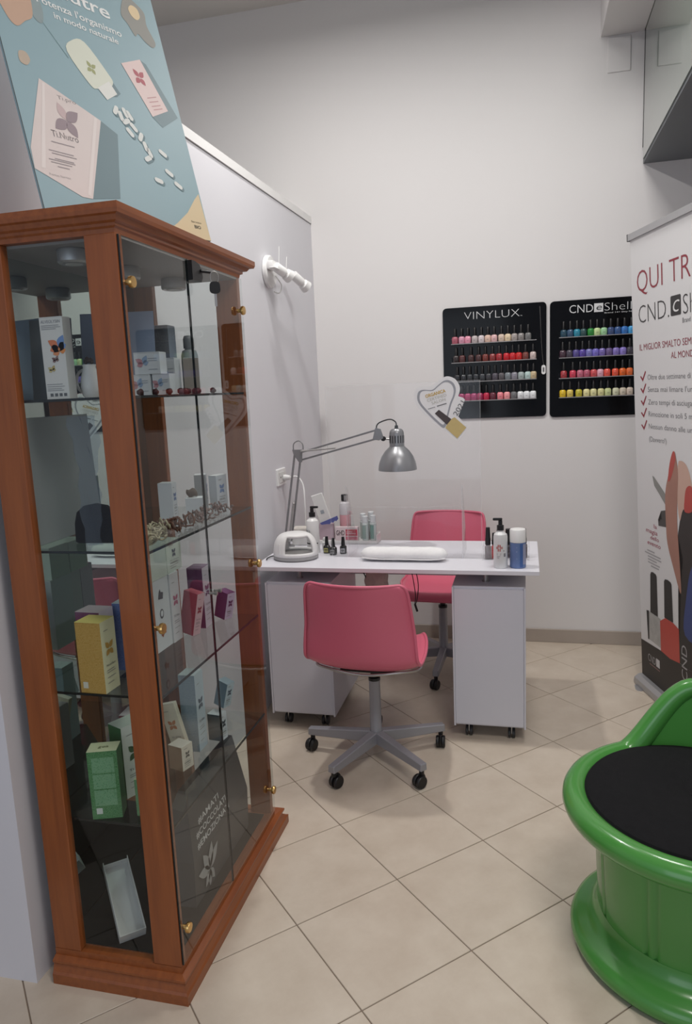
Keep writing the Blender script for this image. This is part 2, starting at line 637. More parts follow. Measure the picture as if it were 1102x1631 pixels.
# ================================================================== DISPLAY CABINET
V = thing('display_cabinet', 'tall cherry wood display cabinet with glass doors and mirror back', 'cabinet', (0, 0, 0))
VX0, VX1, VY0, VY1 = -1.205, -0.842, 1.455, 2.16
def moulding(name, prof, m):
    """prof: list of (outset from body, z)"""
    bm = bmesh.new()
    rings = []
    for o_, z in prof:
        far = o_ * 1.0 + 0.055 * min(1, max(0, o_ / 0.022))
        rings.append([bm.verts.new(p) for p in ((VX0 - 0.0, VY0 - o_, z), (VX1 + o_, VY0 - o_, z), (VX1 + o_, VY1 + far, z), (VX0 - 0.0, VY1 + far, z))])
    for a, b in zip(rings, rings[1:]):
        for i in range(4):
            bm.faces.new((a[i], a[(i + 1) % 4], b[(i + 1) % 4], b[i]))
    bm.faces.new(rings[0]); bm.faces.new(rings[-1])
    return mesh_obj(name, bm, m, V)
moulding('plinth', [(0.022, 0), (0.022, 0.028), (0.018, 0.034), (0.012, 0.052), (0.016, 0.058), (0.016, 0.064), (0.002, 0.071), (0.0, 0.071), (0.0, 0.088)], MWY)
moulding('crown', [(-0.002, 1.852), (0.0, 1.862), (0.004, 1.866), (0.004, 1.872), (0.010, 1.876), (0.014, 1.886), (0.020, 1.889), (0.022, 1.897), (0.022, 1.910)], MWY)
PW = 0.0765
box('corner_post', MWV, V, VX1 - PW, VX1, VY0, VY0 + 0.025, 0.088, 1.853, 0.0015)
box('corner_post', MWV, V, VX0, VX0 + PW, VY0, VY0 + 0.025, 0.088, 1.853, 0.0015)
box('corner_post', MWV, V, VX1 - PW, VX1 - 0.004, VY1 - 0.022, VY1, 0.088, 1.853, 0.0015)
box('corner_post', MWV, V, VX0, VX0 + PW, VY1 - 0.022, VY1, 0.088, 1.853, 0.0015)
box('end_glass', MGLASS, V, VX0 + PW - 0.004, VX1 - PW + 0.004, VY0 + 0.012, VY0 + 0.016, 0.088, 1.853)
box('end_glass', MGLASS, V, VX0 + PW - 0.004, VX1 - PW + 0.004, VY1 - 0.012, VY1 - 0.008, 0.088, 1.853)
box('mirror_back', MMIRROR, V, VX0, VX0 + 0.012, VY0 + 0.026, VY1 - 0.023, 0.088, 1.853)
MINT = mat('grey_board_lining', '#8c8886', 0.6)
box('inner_top', MINT, V, VX0 + 0.012, VX1 - 0.004, VY0 + 0.026, VY1 - 0.023, 1.846, 1.853)
fb = box('inner_floor', MWY, V, VX0 + 0.012, VX1 - 0.004, VY0 + 0.026, VY1 - 0.023, 0.078, 0.0895)
SH = [1.5075, 1.150, 0.793, 0.452]
for z in SH:
    s_ = box('shelf', MSHELF, V, VX0 + 0.014, VX1 - 0.004, VY0 + 0.0265, VY1 - 0.0235, z - 0.003, z + 0.003)
    box('shelf_edge', MEDGE, s_, VX1 - 0.0055, VX1 - 0.003, VY0 + 0.0265, VY1 - 0.0235, z - 0.003, z + 0.003)
    box('shelf_edge', MEDGE, s_, VX0 + 0.014, VX1 - 0.004, VY0 + 0.0245, VY0 + 0.0265, z - 0.003, z + 0.003)
DX = VX1
for k, (y0, y1) in enumerate(((1.461, 1.783), (1.787, 2.157))):
    d_ = box('door', MGLASS, V, DX, DX + 0.0045, y0, y1, 0.092, 1.850)
    box('glass_edge', MEDGE, d_, DX - 0.0002, DX + 0.0047, y0 - 0.0012, y0, 0.092, 1.850)
    if k == 0:
        box('glass_edge', MEDGE, d_, DX - 0.0002, DX + 0.0047, y1, y1 + 0.0012, 0.092, 1.850)
    hy = 1.474 if k == 0 else 2.118
    for hz in (1.752, 0.972, 0.190):
        bm = bmesh.new()
        lathe_bm(bm, [(0.006, 0), (0.006, 0.008), (0.0125, 0.010), (0.0135, 0.015), (0.012, 0.019), (0, 0.0195)], 20,
                 Matrix.Translation((DX + 0.0045, hy, hz)) @ Euler((0, math.pi / 2, 0)).to_matrix().to_4x4())
        mesh_obj('hinge_cap', bm, MBRASS, d_, smooth=True, autosmooth=35)
    py = 1.772 if k == 0 else 1.800
    bm = bmesh.new()
    lathe_bm(bm, [(0.004, 0), (0.003, 0.012), (0.0055, 0.016), (0.0055, 0.022), (0, 0.023)], 12,
             Matrix.Translation((DX + 0.0045, py, 0.972)) @ Euler((0, math.pi / 2, 0)).to_matrix().to_4x4())
    mesh_obj('door_knob', bm, MSTEEL, d_, smooth=True, autosmooth=35)
# puck lights
for (x, y) in ((-1.005, 1.545), (-1.02, 1.80), (-1.00, 2.03)):
    pk = lathe('puck_lamp', MALU, V, [(0, 1.8455), (0.034, 1.8455), (0.036, 1.842), (0.036, 1.818), (0.032, 1.814), (0.026, 1.817), (0, 1.817)], (x, y, 0), 24)
    lathe('lens', glass_mat('lens_glass', (0.8, 0.8, 0.8), 1.5, 0.1, ('#c8c8c8', 0.4)), pk, [(0.0, 1.813), (0.02, 1.813), (0.025, 1.8165), (0, 1.8168)], (x, y, 0), 16)
# lock with key
lk = plate('door_lock', MBLK, V, Plane((DX + 0.005, 1.787, 1.798), (0, 1, 0), (0, 0, 1)),
           [(0, 0), (0.052, 0.0), (0.062, 0.012), (0.060, 0.030), (0.045, 0.044), (0.02, 0.049), (0, 0.049)], 0.012)
rod('key_barrel', MBLK, lk, (DX + 0.017, 1.836, 1.826), (DX + 0.032, 1.868, 1.826), 0.004)
K = thing('cabinet_key', 'small silver key with black bow hanging from the cabinet lock', 'key', (DX + 0.030, 1.866, 1.826), R(-60))
tube('key_ring', MSTEEL, K, [(0.006 + 0.0, 0.011 * math.cos(a) + 0.010, -0.014 + 0.016 * math.sin(a)) for a in [i * math.pi / 5 for i in range(10)]], 0.0011, 6, True, 3)
plate('key_bow', MBLK, K, Plane((0.004, 0.010, -0.040), (0, 1, 0), (0, 0, 1)), [(-0.014, 0.0), (-0.012, -0.012), (0, -0.016), (0.012, -0.012), (0.014, 0), (0.010, 0.014), (-0.010, 0.014)], 0.005, 3)
box('key_blade', MSTEEL, K, 0.0055, 0.0075, 0.007, 0.0135, -0.088, -0.055)

# ---------------------------------------------------------------- cartons in the cabinet
def carton(label, x, y, z, w, d, h, rotz, front, side, top, ink=None, emb=None, emb_face='+X', group='supplement cartons in the cabinet', tilt=None, name='carton', words=None, ink2=None, shade=None):
    """front faces -Y, side = the +X face; x,y is the centre of the base"""
    if tilt:        # rest the lowest corner on what is below
        E3 = Euler(tilt).to_matrix()
        z = z + .0004 - min((E3 @ Vector((a * w / 2, b * (d / 2 + .001), c * (h + .001)))).z for a in (-1, 1) for b in (-1, 1) for c in (0, 1))
    t = thing(name, label, 'box', (x, y, z), rotz, group, rot=tilt)
    bm = bmesh.new()
    bx(bm, -w / 2, w / 2, -d / 2, d / 2, 0, h)
    bmesh.ops.recalc_face_normals(bm, faces=bm.faces)
    for f in bm.faces:
        n = f.normal
        if n.y < -0.9 or n.y > 0.9:
            f.material_index = 0
        elif n.x > 0.9 or n.x < -0.9:
            f.material_index = 1
        else:
            f.material_index = 2
    fm = print_mat('printed_' + front.strip('#') + (ink or 'n').strip('#'), front, ink, 46, 0.55) if ink else flat(front)
    sm = print_mat('printed_' + side.strip('#') + ink2.strip('#'), side, ink2, 30, 0.4) if ink2 else flat(side)
    o_ = mesh_obj('carton_body', bm, [fm, sm, flat(top)], t)
    # lid flap standing slightly proud along the front edge
    bm = bmesh.new()
    bx(bm, -w / 2 + .0008, w / 2 - .0008, -d / 2 - 0.0009, d / 2 - 0.002, h - 0.0004, h + 0.0007)
    mesh_obj('lid_flap', bm, flat(top), t)
    if emb:
        if emb_face == '+X':
            pl = Plane((w / 2, 0, 0), (0, 1, 0), (0, 0, 1)); ww = d
        else:
            pl = Plane((0, -d / 2, 0), (1, 0, 0), (0, 0, 1)); ww = w
        emblem(t, flat(emb), pl, 0, h * 0.60, min(ww * 0.74, h * 0.32))
        text(t, words or 'Ti.Vita', flat('#55555a'), pl, -ww * 0.30, h * 0.36, w=ww * 0.6, h=h * 0.035)
        polys('small_print', flat('#8b8a88'), t, pl, [[(-ww * .3, h * q), (ww * r_, h * q), (ww * r_, h * q + 0.0016), (-ww * .3, h * q + 0.0016)] for q, r_ in ((.30, .2), (.27, .28), (.2, .25), (.12, .1), (.86, .0))], 0.0007)
    return t

Z1, Z2, Z3, Z4 = [z + 0.0032 for z in SH]
# shelf 3 (third from top)
y_ = carton('mustard yellow carton with cream side panel at front of middle shelf', -1.027, 1.512, Z3, 0.070, 0.060, 0.180, R(-2), '#b98f3e', '#d9d7b4', '#e2d57e', '#cfa862', '#b98f3e', words='Nutrilen')
plq = Plane((0, -0.030, 0), (1, 0, 0), (0, 0, 1))
polys('blank_code_patch', flat('#d8d4c4'), y_, plq, [[(-0.027, 0.012), (-0.013, 0.012), (-0.013, 0.028), (-0.027, 0.028)]])
carton('lilac and purple carton right behind the mustard yellow carton', -1.078, 1.590, Z3, 0.070, 0.060, 0.180, R(-2), '#7c4668', '#cfc4d2', '#cfbfc4', '#8f5c7c', '#7c4668')
carton('blue carton with pale top beside the lilac carton', -1.018, 1.662, Z3, 0.070, 0.060, 0.183, R(3), '#4a64a4', '#c6cddd', '#c5d0d6', '#6a82b8', '#4a64a4')
carton('tall white carton with three dark icons in row on its side', -1.035, 1.795, Z3, 0.070, 0.096, 0.205, R(-1), '#cfd0cf', '#d3d6da', '#dcdcdc', None, None)
c_ = bpy.context.scene.objects
def icons(t, w):
    pl = Plane((w / 2, 0, 0), (0, 1, 0), (0, 0, 1))
    polys('icon_print', flat('#4a4a50'), t, pl, [[(-.014, .150), (.012, .146), (.016, .164), (.002, .168), (-.002, .178), (-.008, .168)]])
    poly('icon_print', flat('#5a5a60'), t, pl, [(.011 * math.cos(a), .105 + .014 * math.sin(a)) for a in [i * R(20) for i in range(18)]])
    poly('icon_centre', flat('#d3d6da'), t, pl, [(.007 * math.cos(a), .106 + .009 * math.sin(a)) for a in [i * R(20) for i in range(18)]], lift=0.0011)
    poly('icon_print', flat('#a0522d'), t, pl, [(-.012, .045), (-.006, .058), (.004, .056), (.012, .064), (.010, .050), (.016, .046), (.004, .044), (-.002, .036)])
icons([o for o in COL.objects if o.get('label', '').startswith('tall white carton with three')][0], 0.070)
carton('white carton with red butterfly emblem next to the three icon carton', -1.030, 1.872, Z3, 0.070, 0.052, 0.205, R(-1), '#d3d3d6', '#d6d4d8', '#dedede', None, '#b0607a')
carton('pale mint carton lying across the top of the three icon carton', -1.035, 1.800, Z3 + 0.2065, 0.070, 0.090, 0.092, R(-1), '#cdd6cc', '#ced8cf', '#dbe0d8', None, None)
carton('pale mint carton with dark butterfly lying on top of the red butterfly carton', -1.034, 1.892, Z3 + 0.2065, 0.070, 0.088, 0.090, R(-1), '#cdd6cc', '#ced8cf', '#dbe0d8', None, '#4e5668')
carton('dark purple upright carton standing behind the leaning red carton', -0.985, 2.012, Z3, 0.050, 0.060, 0.190, R(3), '#55264f', '#cfc6d4', '#5f3358', '#67395f', '#7a4a72')
carton('crimson carton with pinkish side leaning back beside the white cartons', -0.985, 1.925, Z3, 0.052, 0.034, 0.130, 0, '#8e2f3e', '#d8b8c0', '#a5505c', '#a44a56', '#8e2f3e', tilt=(R(-4), R(10), R(-14)))
carton('small violet carton tilted to one side near the far end of the shelf', -0.945, 2.085, Z3, 0.044, 0.036, 0.088, 0, '#55215a', '#cdbfdc', '#6a356c', None, '#55215a', tilt=(R(-3), R(12), R(-20)))
# shelf 4
g1 = carton('bright green carton with cream top at the front of the lowest shelf', -1.040, 1.515, Z4, 0.074, 0.050, 0.183, R(19), '#3f7a44', '#2f5f38', '#d6dbb4', '#6f9f70', None)
pl = Plane((0, -0.0250, 0), (1, 0, 0), (0, 0, 1))
polys('text_panel', print_mat('green_text_panel', '#5f9468', '#90b893', 40, 0.6), g1, pl, [[(-.027, .125), (.028, .125), (.028, .165), (-.027, .165)], [(-.027, .082), (.028, .082), (.028, .121), (-.027, .121)], [(-.027, .036), (.028, .036), (.028, .078), (-.027, .078)]], 0.0006)
polys('blank_code_patch', flat('#d3d8d0'), g1, pl, [[(-.026, .014), (-.011, .014), (-.011, .030), (-.026, .030)]])
text(g1, 'gea', flat('#7c7f5a'), Plane((0, 0, 0.1839), (1, 0, 0), (0, 1, 0)), -.012, -.008, w=.026, h=.013)
carton('green carton with white butterfly side standing behind the bright green one', -1.040, 1.625, Z4, 0.056, 0.072, 0.200, R(-24), '#3c6a3f', '#d3d9d4', '#ccd6cb', '#4d7a50', '#3c5d3e')
carton('pale green short carton half hidden behind the front corner post', -0.930, 1.545, Z4, 0.070, 0.055, 0.100, R(4), '#5f8f5c', '#a6c49a', '#d5dcae', '#88b083', None)
carton('dark red carton behind the green cartons on the lowest shelf', -1.060, 1.705, Z4, 0.066, 0.060, 0.190, R(6), '#7c3a40', '#c5bcc0', '#c9bfc2', '#8f5156', '#7c3a40')
carton('light blue tall carton with dark butterfly on lowest shelf', -0.972, 1.880, Z4, 0.052, 0.056, 0.240, R(0), '#8496a2', '#c3d2dc', '#ccd6da', '#98a8b2', '#53626e')
carton('cream carton with orange butterfly leaning sideways beside the front post', -0.980, 1.817, Z4, 0.048, 0.018, 0.165, 0, '#d9d2bf', '#d2cbb8', '#dcd6c8', None, '#b06a3c', emb_face='-Y', tilt=(R(0), R(-14), R(0)))
carton('small kraft brown carton with white side at shelf front', -0.962, 1.765, Z4, 0.050, 0.045, 0.072, R(-16), '#9a7b60', '#d8d2c4', '#d9d4c8', '#8a6b50', '#4a4a48')
carton('small dark slate carton with white side below the tilted blue one', -0.927, 1.945, Z4, 0.046, 0.036, 0.085, R(-8), '#4b5456', '#d0d8de', '#cdd2d4', None, '#3a4048')
carton('steel blue carton tilted over on top of the small slate carton', -0.925, 1.985, Z4 + 0.088, 0.040, 0.034, 0.082, 0, '#66808e', '#c3d6e2', '#9fb2bc', '#7a929e', '#44586a', tilt=(R(-3), R(14), R(-18)))
# shelf 2
carton('white slim carton with pale logo on second shelf', -1.020, 1.925, Z2, 0.042, 0.040, 0.105, R(8), '#d0d3da', '#d5d8e0', '#dddee2', None, '#6b7fae', words='Alcisoft')
carton('white low carton lying on the second shelf', -0.965, 1.985, Z2, 0.050, 0.045, 0.052, R(20), '#cfd3da', '#d5dae2', '#dcdee2', None, '#6b9fae', words='Alcisoft')
carton('white carton with grey side at the far end of second shelf', -0.995, 2.100, Z2, 0.036, 0.045, 0.108, R(20), '#9a9c9e', '#cfd3dc', '#dcdcde', None, '#5f78b0', words='Alcisoft')
carton('white flat carton with blue figure at the end of second shelf', -0.935, 2.095, Z2, 0.028, 0.055, 0.106, R(-12), '#d2d6de', '#cdd3de', '#dcdcde', None, '#6a86b8', words='Alcisoft')
# shelf 1
tb = carton('tall white carton with coloured butterflies on top shelf', -1.055, 1.520, Z1, 0.060, 0.030, 0.185, 0, '#d8d6d4', '#b9b9b9', '#dededc', None, None, words='')
pl = Plane((0, -0.015, 0), (1, 0, 0), (0, 0, 1))
text(tb, 'ALVEOLYSIN', flat('#8b8d95'), pl, -.026, .172, w=.050, h=.0075)
polys('small_print', flat('#9a9a9c'), tb, pl, [[(-.026, q), (r_, q), (r_, q + .0015), (-.026, q + .0015)] for q, r_ in ((.166, .02), (.162, .024), (.158, .012), (.033, .015), (.028, .02), (.023, .012), (.019, .017))], .0006)
def butterfly(t, pl, cx, cy, s, c1, c2):
    polys('butterfly_print', flat(c1), t, pl, [leaf_pts(cx, cy, R(k), s * l, s * .3) for k, l in ((150, 1), (200, .8))], .0007)
    polys('butterfly_print', flat(c2), t, pl, [leaf_pts(cx, cy, R(k), s * l, s * .3) for k, l in ((60, 1), (10, .7))], .0008)
butterfly(tb, pl, .014, .118, .030, '#d77a52', '#6f8fc4')
butterfly(tb, pl, .016, .108, .024, '#d98a5e', '#dd8a4a')
butterfly(tb, pl, .004, .088, .012, '#7a5a5c', '#8a6a66')
butterfly(tb, pl, -.008, .066, .013, '#c7b884', '#b9a46a')
polys('care_symbols', flat('#606266'), tb, pl, [[(x, .006), (x + .008, .006), (x + .008, .013), (x, .013)] for x in (-.02, -.008, .004, .016)], .0006)
tag(tb, 'tall white carton with coloured butterflies at the front of top shelf', 'box')
def small_fly(label, x, y, z, w, d, h, rz, words='Alveo'):
    t = carton(label, x, y, z, w, d, h, rz, '#ccd0d6', '#d2d6dc', '#d9dbde', None, None)
    pl = Plane((0, -d / 2, 0), (1, 0, 0), (0, 0, 1))
    butterfly(t, pl, -w * .15, h * .5, min(w, h) * .42, '#b98a94', '#8fa3c0')
    polys('small_print', flat('#9aa0aa'), t, pl, [[(w * .05, h * q), (w * .4, h * q), (w * .4, h * q + .0015), (w * .05, h * q + .0015)] for q in (.7, .6, .2)], .0006)
    return t
small_fly('low white butterfly carton at the front post on top shelf', -0.952, 1.722, Z1, 0.050, 0.04, 0.052, R(3))
small_fly('second low white butterfly carton from the front post on top shelf', -0.898, 1.728, Z1, 0.046, 0.04, 0.052, R(3))
small_fly('white butterfly carton stacked on the two low ones', -0.932, 1.726, Z1 + 0.0535, 0.070, 0.04, 0.054, R(3))
carton('dark slate carton behind the stacked butterfly cartons on top shelf', -1.000, 1.910, Z1, 0.080, 0.05, 0.190, R(4), '#6d6f75', '#8791a0', '#8a8e96', '#7c7e84', None)
small_fly('mid height white carton with butterfly beside the bottle', -0.945, 1.855, Z1, 0.045, 0.04, 0.098, R(4))
carton('white carton with brownish side in front of the bottle', -0.905, 1.905, Z1, 0.042, 0.042, 0.098, R(25), '#8f8782', '#ccd2da', '#d6d8da', '#a09890', '#7d8fc0')
# glass bottle with grey cap
t = thing('bottle', 'clear bottle with domed grey cap behind a white carton on top shelf', 'bottle', (-0.945, 1.985, Z1))
lathe('glass_body', mat('grey_lotion_bottle', '#a9adaf', 0.3), t, [(0, 0), (0.022, 0), (0.024, 0.004), (0.024, 0.110), (0.020, 0.124), (0.012, 0.128), (0.012, 0.13)], seg=20)
lathe('cap', mat('grey_cap', '#83868a', 0.35), t, [(0.0, 0.130), (0.0155, 0.130), (0.0155, 0.158), (0.012, 0.166), (0, 0.168)], seg=20)
# grey cards
def card(label, loc, w, h, rz, lean, m, easel=True):
    t = thing('display_card', label, 'card', loc, 0, rot=(lean, 0, rz))
    bm = bmesh.new(); bx(bm, -w / 2, w / 2, -.0015, .0015, 0, h, .0008); mesh_obj('card_panel', bm, m, t)
    if not easel:
        return t
    bm = bmesh.new()
    ed = 1
    vs = [bm.verts.new(p) for p in ((-.02, ed * .0016, h * .6), (.02, ed * .0016, h * .6), (.02, ed * .045, 0.012), (-.02, ed * .045, 0.012))]
    bm.faces.new(vs)
    r_ = bmesh.ops.extrude_face_region(bm, geom=list(bm.faces))
    bmesh.ops.translate(bm, verts=[v for v in r_['geom'] if isinstance(v, bmesh.types.BMVert)], vec=(0, ed * .0012, .0006))
    mesh_obj('card_easel', bm, m, t)
    return t
card('blue grey display card standing behind the white jug on top shelf', (-1.062, 1.790, Z1), 0.200, 0.225, R(12), R(-6), mat('blue_grey_card', '#7f8ba2', 0.6))
card('dark grey stand-in for the mirror image of the blue grey card', (-1.105, 1.560, Z1), 0.110, 0.190, R(4), R(-5), mat('mirrored_card_grey', '#5d6366', 0.65))  # added panel; dark grey imitates the unlit mirror image of the blue card
card('large plain grey card standing at the mirror on second shelf', (-1.170, 1.660, Z2 + .0003), 0.300, 0.315, R(90), R(-3), mat('mid_grey_card', '#8d9293', 0.65), False)
# jug
def jug(label, loc, rz):
    t = thing('jug', label, 'jug', loc, rz)
    lathe('jug_body', MWHT, t, [(0, 0), (.016, 0), (.021, .006), (.0235, .026), (.022, .045), (.017, .062), (.0145, .072), (.0165, .078), (.013, .078), (.012, .07), (0, .066)], seg=24)
    tube('handle', MWHT, t, [(-.015, 0, .066), (-.030, 0, .060), (-.038, 0, .042), (-.034, 0, .022), (-.021, 0, .012)], .0035, 8)
    return t
jug('small white ceramic jug with handle on top shelf', (-1.012, 1.575, Z1), 0)
t = thing('dried_flower', 'dried brown seed pods sticking out of the white jug', 'dried flower', (-1.012, 1.575, Z1 + 0.0805))
for k in range(5):
    a = k * 1.3
    bm = bmesh.new(); bmesh.ops.create_icosphere(bm, subdivisions=1, radius=.006, matrix=Matrix.Translation((.007 * math.cos(a), .007 * math.sin(a), .0045 + .003 * (k % 3))) @ Matrix.Diagonal((1, .8, 1.2, 1)))
    mesh_obj('seed_pod', bm, mat('seed_brown', '#3a2a26', .8), t)
# black arched stand
t = thing('display_stand', 'black velvet arched display stand on second shelf', 'stand', (-1.035, 1.590, Z2), R(3))
pl = Plane((0, -.006, 0), (1, 0, 0), (0, 0, 1))
plate('stand_panel', MBLKF, t, pl, [(-.060, .004), (-.052, 0), (.052, 0), (.060, .004), (.058, .05), (.05, .078), (.03, .094), (0, .099), (-.03, .094), (-.05, .078), (-.058, .05)], .012)
bm = bmesh.new(); bx(bm, -.03, .03, .006, .04, 0, .006, .001); mesh_obj('stand_foot', bm, MBLKF, t)
# clear film strip hanging in front of the stand
MFILM = glass_mat('clear_film', (0.8, 0.84, 0.9), 1.6, 0.12, ('#aebacb', 0.16))
t = thing('plastic_wrap', 'crumpled clear plastic wrap standing in front of the black arched stand', 'wrap', (-1.030, 1.550, Z2))
bm = bmesh.new()
rows = []
for k in range(16):
    z = .315 * k / 15
    rows.append([bm.verts.new((x + .004 * math.sin(k * 1.9 + x * 90), .010 * math.sin(x * 160 + k * .7) * (0.4 + k / 20), z)) for x in [(-.022 - .012 * k / 15) + q * (.044 + .030 * k / 15) / 9 for q in range(10)]])
for a, b in zip(rows, rows[1:]):
    for i in range(9):
        bm.faces.new((a[i], a[i + 1], b[i + 1], b[i]))
mesh_obj('film_sheet', bm, MFILM, t, smooth=True)
# potpourri: berries in front of shelf 1
bset = [(-.905, 1.52), (-.888, 1.585), (-.878, 1.64), (-.872, 1.70), (-.868, 1.755), (-.866, 1.775), (-.868, 1.80), (-.864, 1.83), (-.862, 1.845), (-.862, 1.945)]
b0 = None
for k, (x, y) in enumerate(bset):
    if b0 is None:
        bm = bmesh.new(); bmesh.ops.create_icosphere(bm, subdivisions=2, radius=.0085)
        for v in bm.verts:
            v.co *= 1 + .18 * math.sin(v.co.x * 900) * math.cos(v.co.y * 800)
        b0 = mesh_obj('dried_berry', bm, mat('dried_red_berry', '#3e1c22', .7, var=.3, scale=200), None, smooth=True)
        tag(b0, 'dark red dried berries strewn along the front edge of the top shelf', 'dried berry', 'dried berries on the top shelf')
        o = b0
    else:
        o = b0.copy(); COL.objects.link(o)
    o['label'] = ('dark red dried berry on the top shelf, %s from the front corner post' % ('first second third fourth fifth sixth seventh eighth ninth tenth'.split()[k]))
    o.location = (x, y, Z1 + .0072)
    o.rotation_euler = (k, 2 * k, k * .7)
# potpourri curls on shelf 2
def curls(name, label, mats, y0, y1, n, size):
    rnd = random.Random(name)
    bm = bmesh.new()
    for k in range(n):
        y = y0 + (y1 - y0) * (k + .5) / n + rnd.uniform(-.012, .012)
        x = -.895 + rnd.uniform(-.028, .024) - (.02 if k % 3 == 0 else 0)
        r_ = size * rnd.uniform(.6, 1.1)
        a0 = rnd.uniform(0, 6)
        ax = Euler((rnd.uniform(-1.2, 1.2), rnd.uniform(-1.2, 1.2), rnd.uniform(0, 6))).to_matrix()
        pts = []
        for i in range(14):
            a = a0 + i * .62
            q = ax @ Vector((r_ * math.cos(a) * (1 - i * .03), r_ * math.sin(a) * (1 - i * .03), (i - 7) * .0016))
            pts.append(q)
        zmin = min(p.z for p in pts)
        pts = [Vector((x, y, Z2 + .003 - zmin + (rnd.uniform(0, .014) if k % 2 else 0))) + p for p in pts]
        tube_bm(bm, pts, .0026, 5)
    o = mesh_obj(name, bm, mats, None, smooth=True)
    tag(o, label, 'potpourri'); o['kind'] = 'stuff'
    return o
curls('wood_curls', 'pale straw wood curls heaped at the front of second shelf', mat('pale_straw', '#b3ab90', .9, var=.3, scale=60), 1.515, 1.66, 34, .017)
curls('bark_curls', 'reddish brown bark curls in the middle of second shelf', mat('red_bark', '#6e4a3a', .9, var=.4, scale=60), 1.665, 1.77, 20, .015)
curls('petal_curls', 'pinkish dried petals trailing to the far end of second shelf', mat('dusty_petal', '#8d7672', .9, var=.4, scale=60), 1.78, 2.06, 24, .011)
t = thing('bark_piece', 'dark brown wood chip lying on the low white carton', 'wood chip', (-.972, 1.985, Z2 + .0535), R(20))
bm = bmesh.new(); bmesh.ops.create_icosphere(bm, subdivisions=2, radius=.018, matrix=Matrix.Translation((0, 0, .0118)) @ Matrix.Diagonal((1, .6, .8, 1)))
for v in bm.verts:
    v.co.z += .004 * math.sin(v.co.x * 300)
    v.co.z = max(v.co.z, 0)
mesh_obj('wood_lump', bm, mat('chip_brown', '#5d5048', .8, var=.3), t, smooth=True)
# carrier bag on the cabinet floor
ZF = 0.0897
t = thing('carrier_bag', 'dark grey carrier bag with white lettering standing on the cabinet floor', 'bag', (0, 0, 0))
bm = bmesh.new()
A = [(-.895, 1.655), (-.895, 2.055), (-1.02, 2.055), (-1.02, 1.655)]
B = [(-.918, 1.690), (-.918, 2.025), (-.940, 2.025), (-.940, 1.690)]
r0 = [bm.verts.new((x, y, ZF + .0036)) for x, y in A]
r05 = [bm.verts.new((x + (.004 if i < 2 else -.004), y, ZF + .14)) for i, (x, y) in enumerate(A)]
r1 = [bm.verts.new((x, y, .425)) for x, y in B]
for a, b in ((r0, r05), (r05, r1)):
    for i in range(4):
        bm.faces.new((a[i], a[(i + 1) % 4], b[(i + 1) % 4], b[i]))
bm.faces.new(r0)
mesh_obj('bag_body', bm, MBAG, t)
pl = Plane((-.8912, 1.66, ZF + .14), (0, 1, 0), (-.027, 0, .1943))
MLET = flat('#d8d8d8')
text(t, '#AMATI', MLET, pl, .060, .078, w=.140, h=.018, bold=.01)
text(t, '#COCCOLATI', MLET, pl, .035, .048, w=.205, h=.018, bold=.01)
text(t, '#EMOZIONATI', MLET, pl, .030, .018, w=.220, h=.018, bold=.01)
pl2 = Plane((-.8895, 1.66, ZF + .004), (0, 1, 0), (0, 0, 1))
polys('flower_print', flat('#a8a9aa'), t, pl2, [leaf_pts(.085, .060, R(k), .078, .016) for k in (40, 75, 120, 160)] + [leaf_pts(.085, .060, R(k), .05, .012) for k in (225, 262, 300)], .001)
tube('bag_cord', MBLK, t, [(-.9165, 1.78, .424), (-.912, 1.79, .435), (-.906, 1.86, .437), (-.912, 1.92, .435), (-.9165, 1.93, .424)], .002, 6)
# white open tray and cloth
t = box('display_cloth', MCLOTH, None, VX0 + .013, -.866, VY0 + .027, 2.125, ZF - .0001, ZF + .003, .001)
tag(t, 'black cloth lying on the cabinet floor under the white tray', 'cloth')
t = thing('open_tray', 'long white open card tray leaning on the cabinet floor', 'tray', (-1.012, 1.515, ZF + .0045), 0, rot=(R(27), 0, R(42)))
bm = bmesh.new()
bx(bm, -.034, .034, 0, .215, 0, .0018)
mesh_obj('tray_floor', bm, MOFFW, t)
for n_, (x0, x1, y0, y1) in enumerate(((-.034, -.0325, 0, .215), (.0325, .034, 0, .215), (-.0325, .0325, 0, .0015), (-.0325, .0325, .2135, .215))):
    bm = bmesh.new(); bx(bm, x0, x1, y0, y1, .0018, .034 if n_ < 3 else .020); mesh_obj('tray_side', bm, MOFFW, t)

# ---------------------------------------------------------------- poster board on the cabinet
e_ = Vector((math.sin(R(23)), math.cos(R(23)), 0)); u_ = Vector((-.238, .101, .966)).normalized()
n_ = e_.cross(u_)
PB = Vector((-1.008, 1.458, 1.913))
P = thing('poster_board', 'tall blue supplement poster board leaning on top of the display cabinet', 'poster', PB)
pl = Plane((0, 0, 0), e_, u_)
plate('board', mat('poster_sky_blue', '#93aeb6', .5, var=.03), P, Plane(-n_ * .005, e_, u_), [(0, 0), (.485, 0), (.488, .3), (.492, .92), (0, .92)], .005)
poly('board_edge_tape', mat('poster_edge_dark', '#3f4a4e', .6), P, pl, [(0, 0), (.0022, 0), (.0022, .92), (0, .92)], .0002)
poly('corner_print', flat('#dfc9a2'), P, pl, [(.482, .129), (.462, .110), (.425, .068), (.380, .033), (.33, .0), (.485, 0)], .0004)
text(P, 'Servizio', flat('#4a4234'), pl, .430, .043, w=.034, h=.0055)
text(P, 'BIO', flat('#3a3428'), pl, .437, .028, w=.022, h=.009, bold=.02)
MSHD = mat('print_shadow_blue', '#6d848b', .5)
poly('sachet_shadow_print', MSHD, P, pl, [(.20, .26), (.216, .258), (.257, .235), (.215, .066), (.133, .050)], .0005)
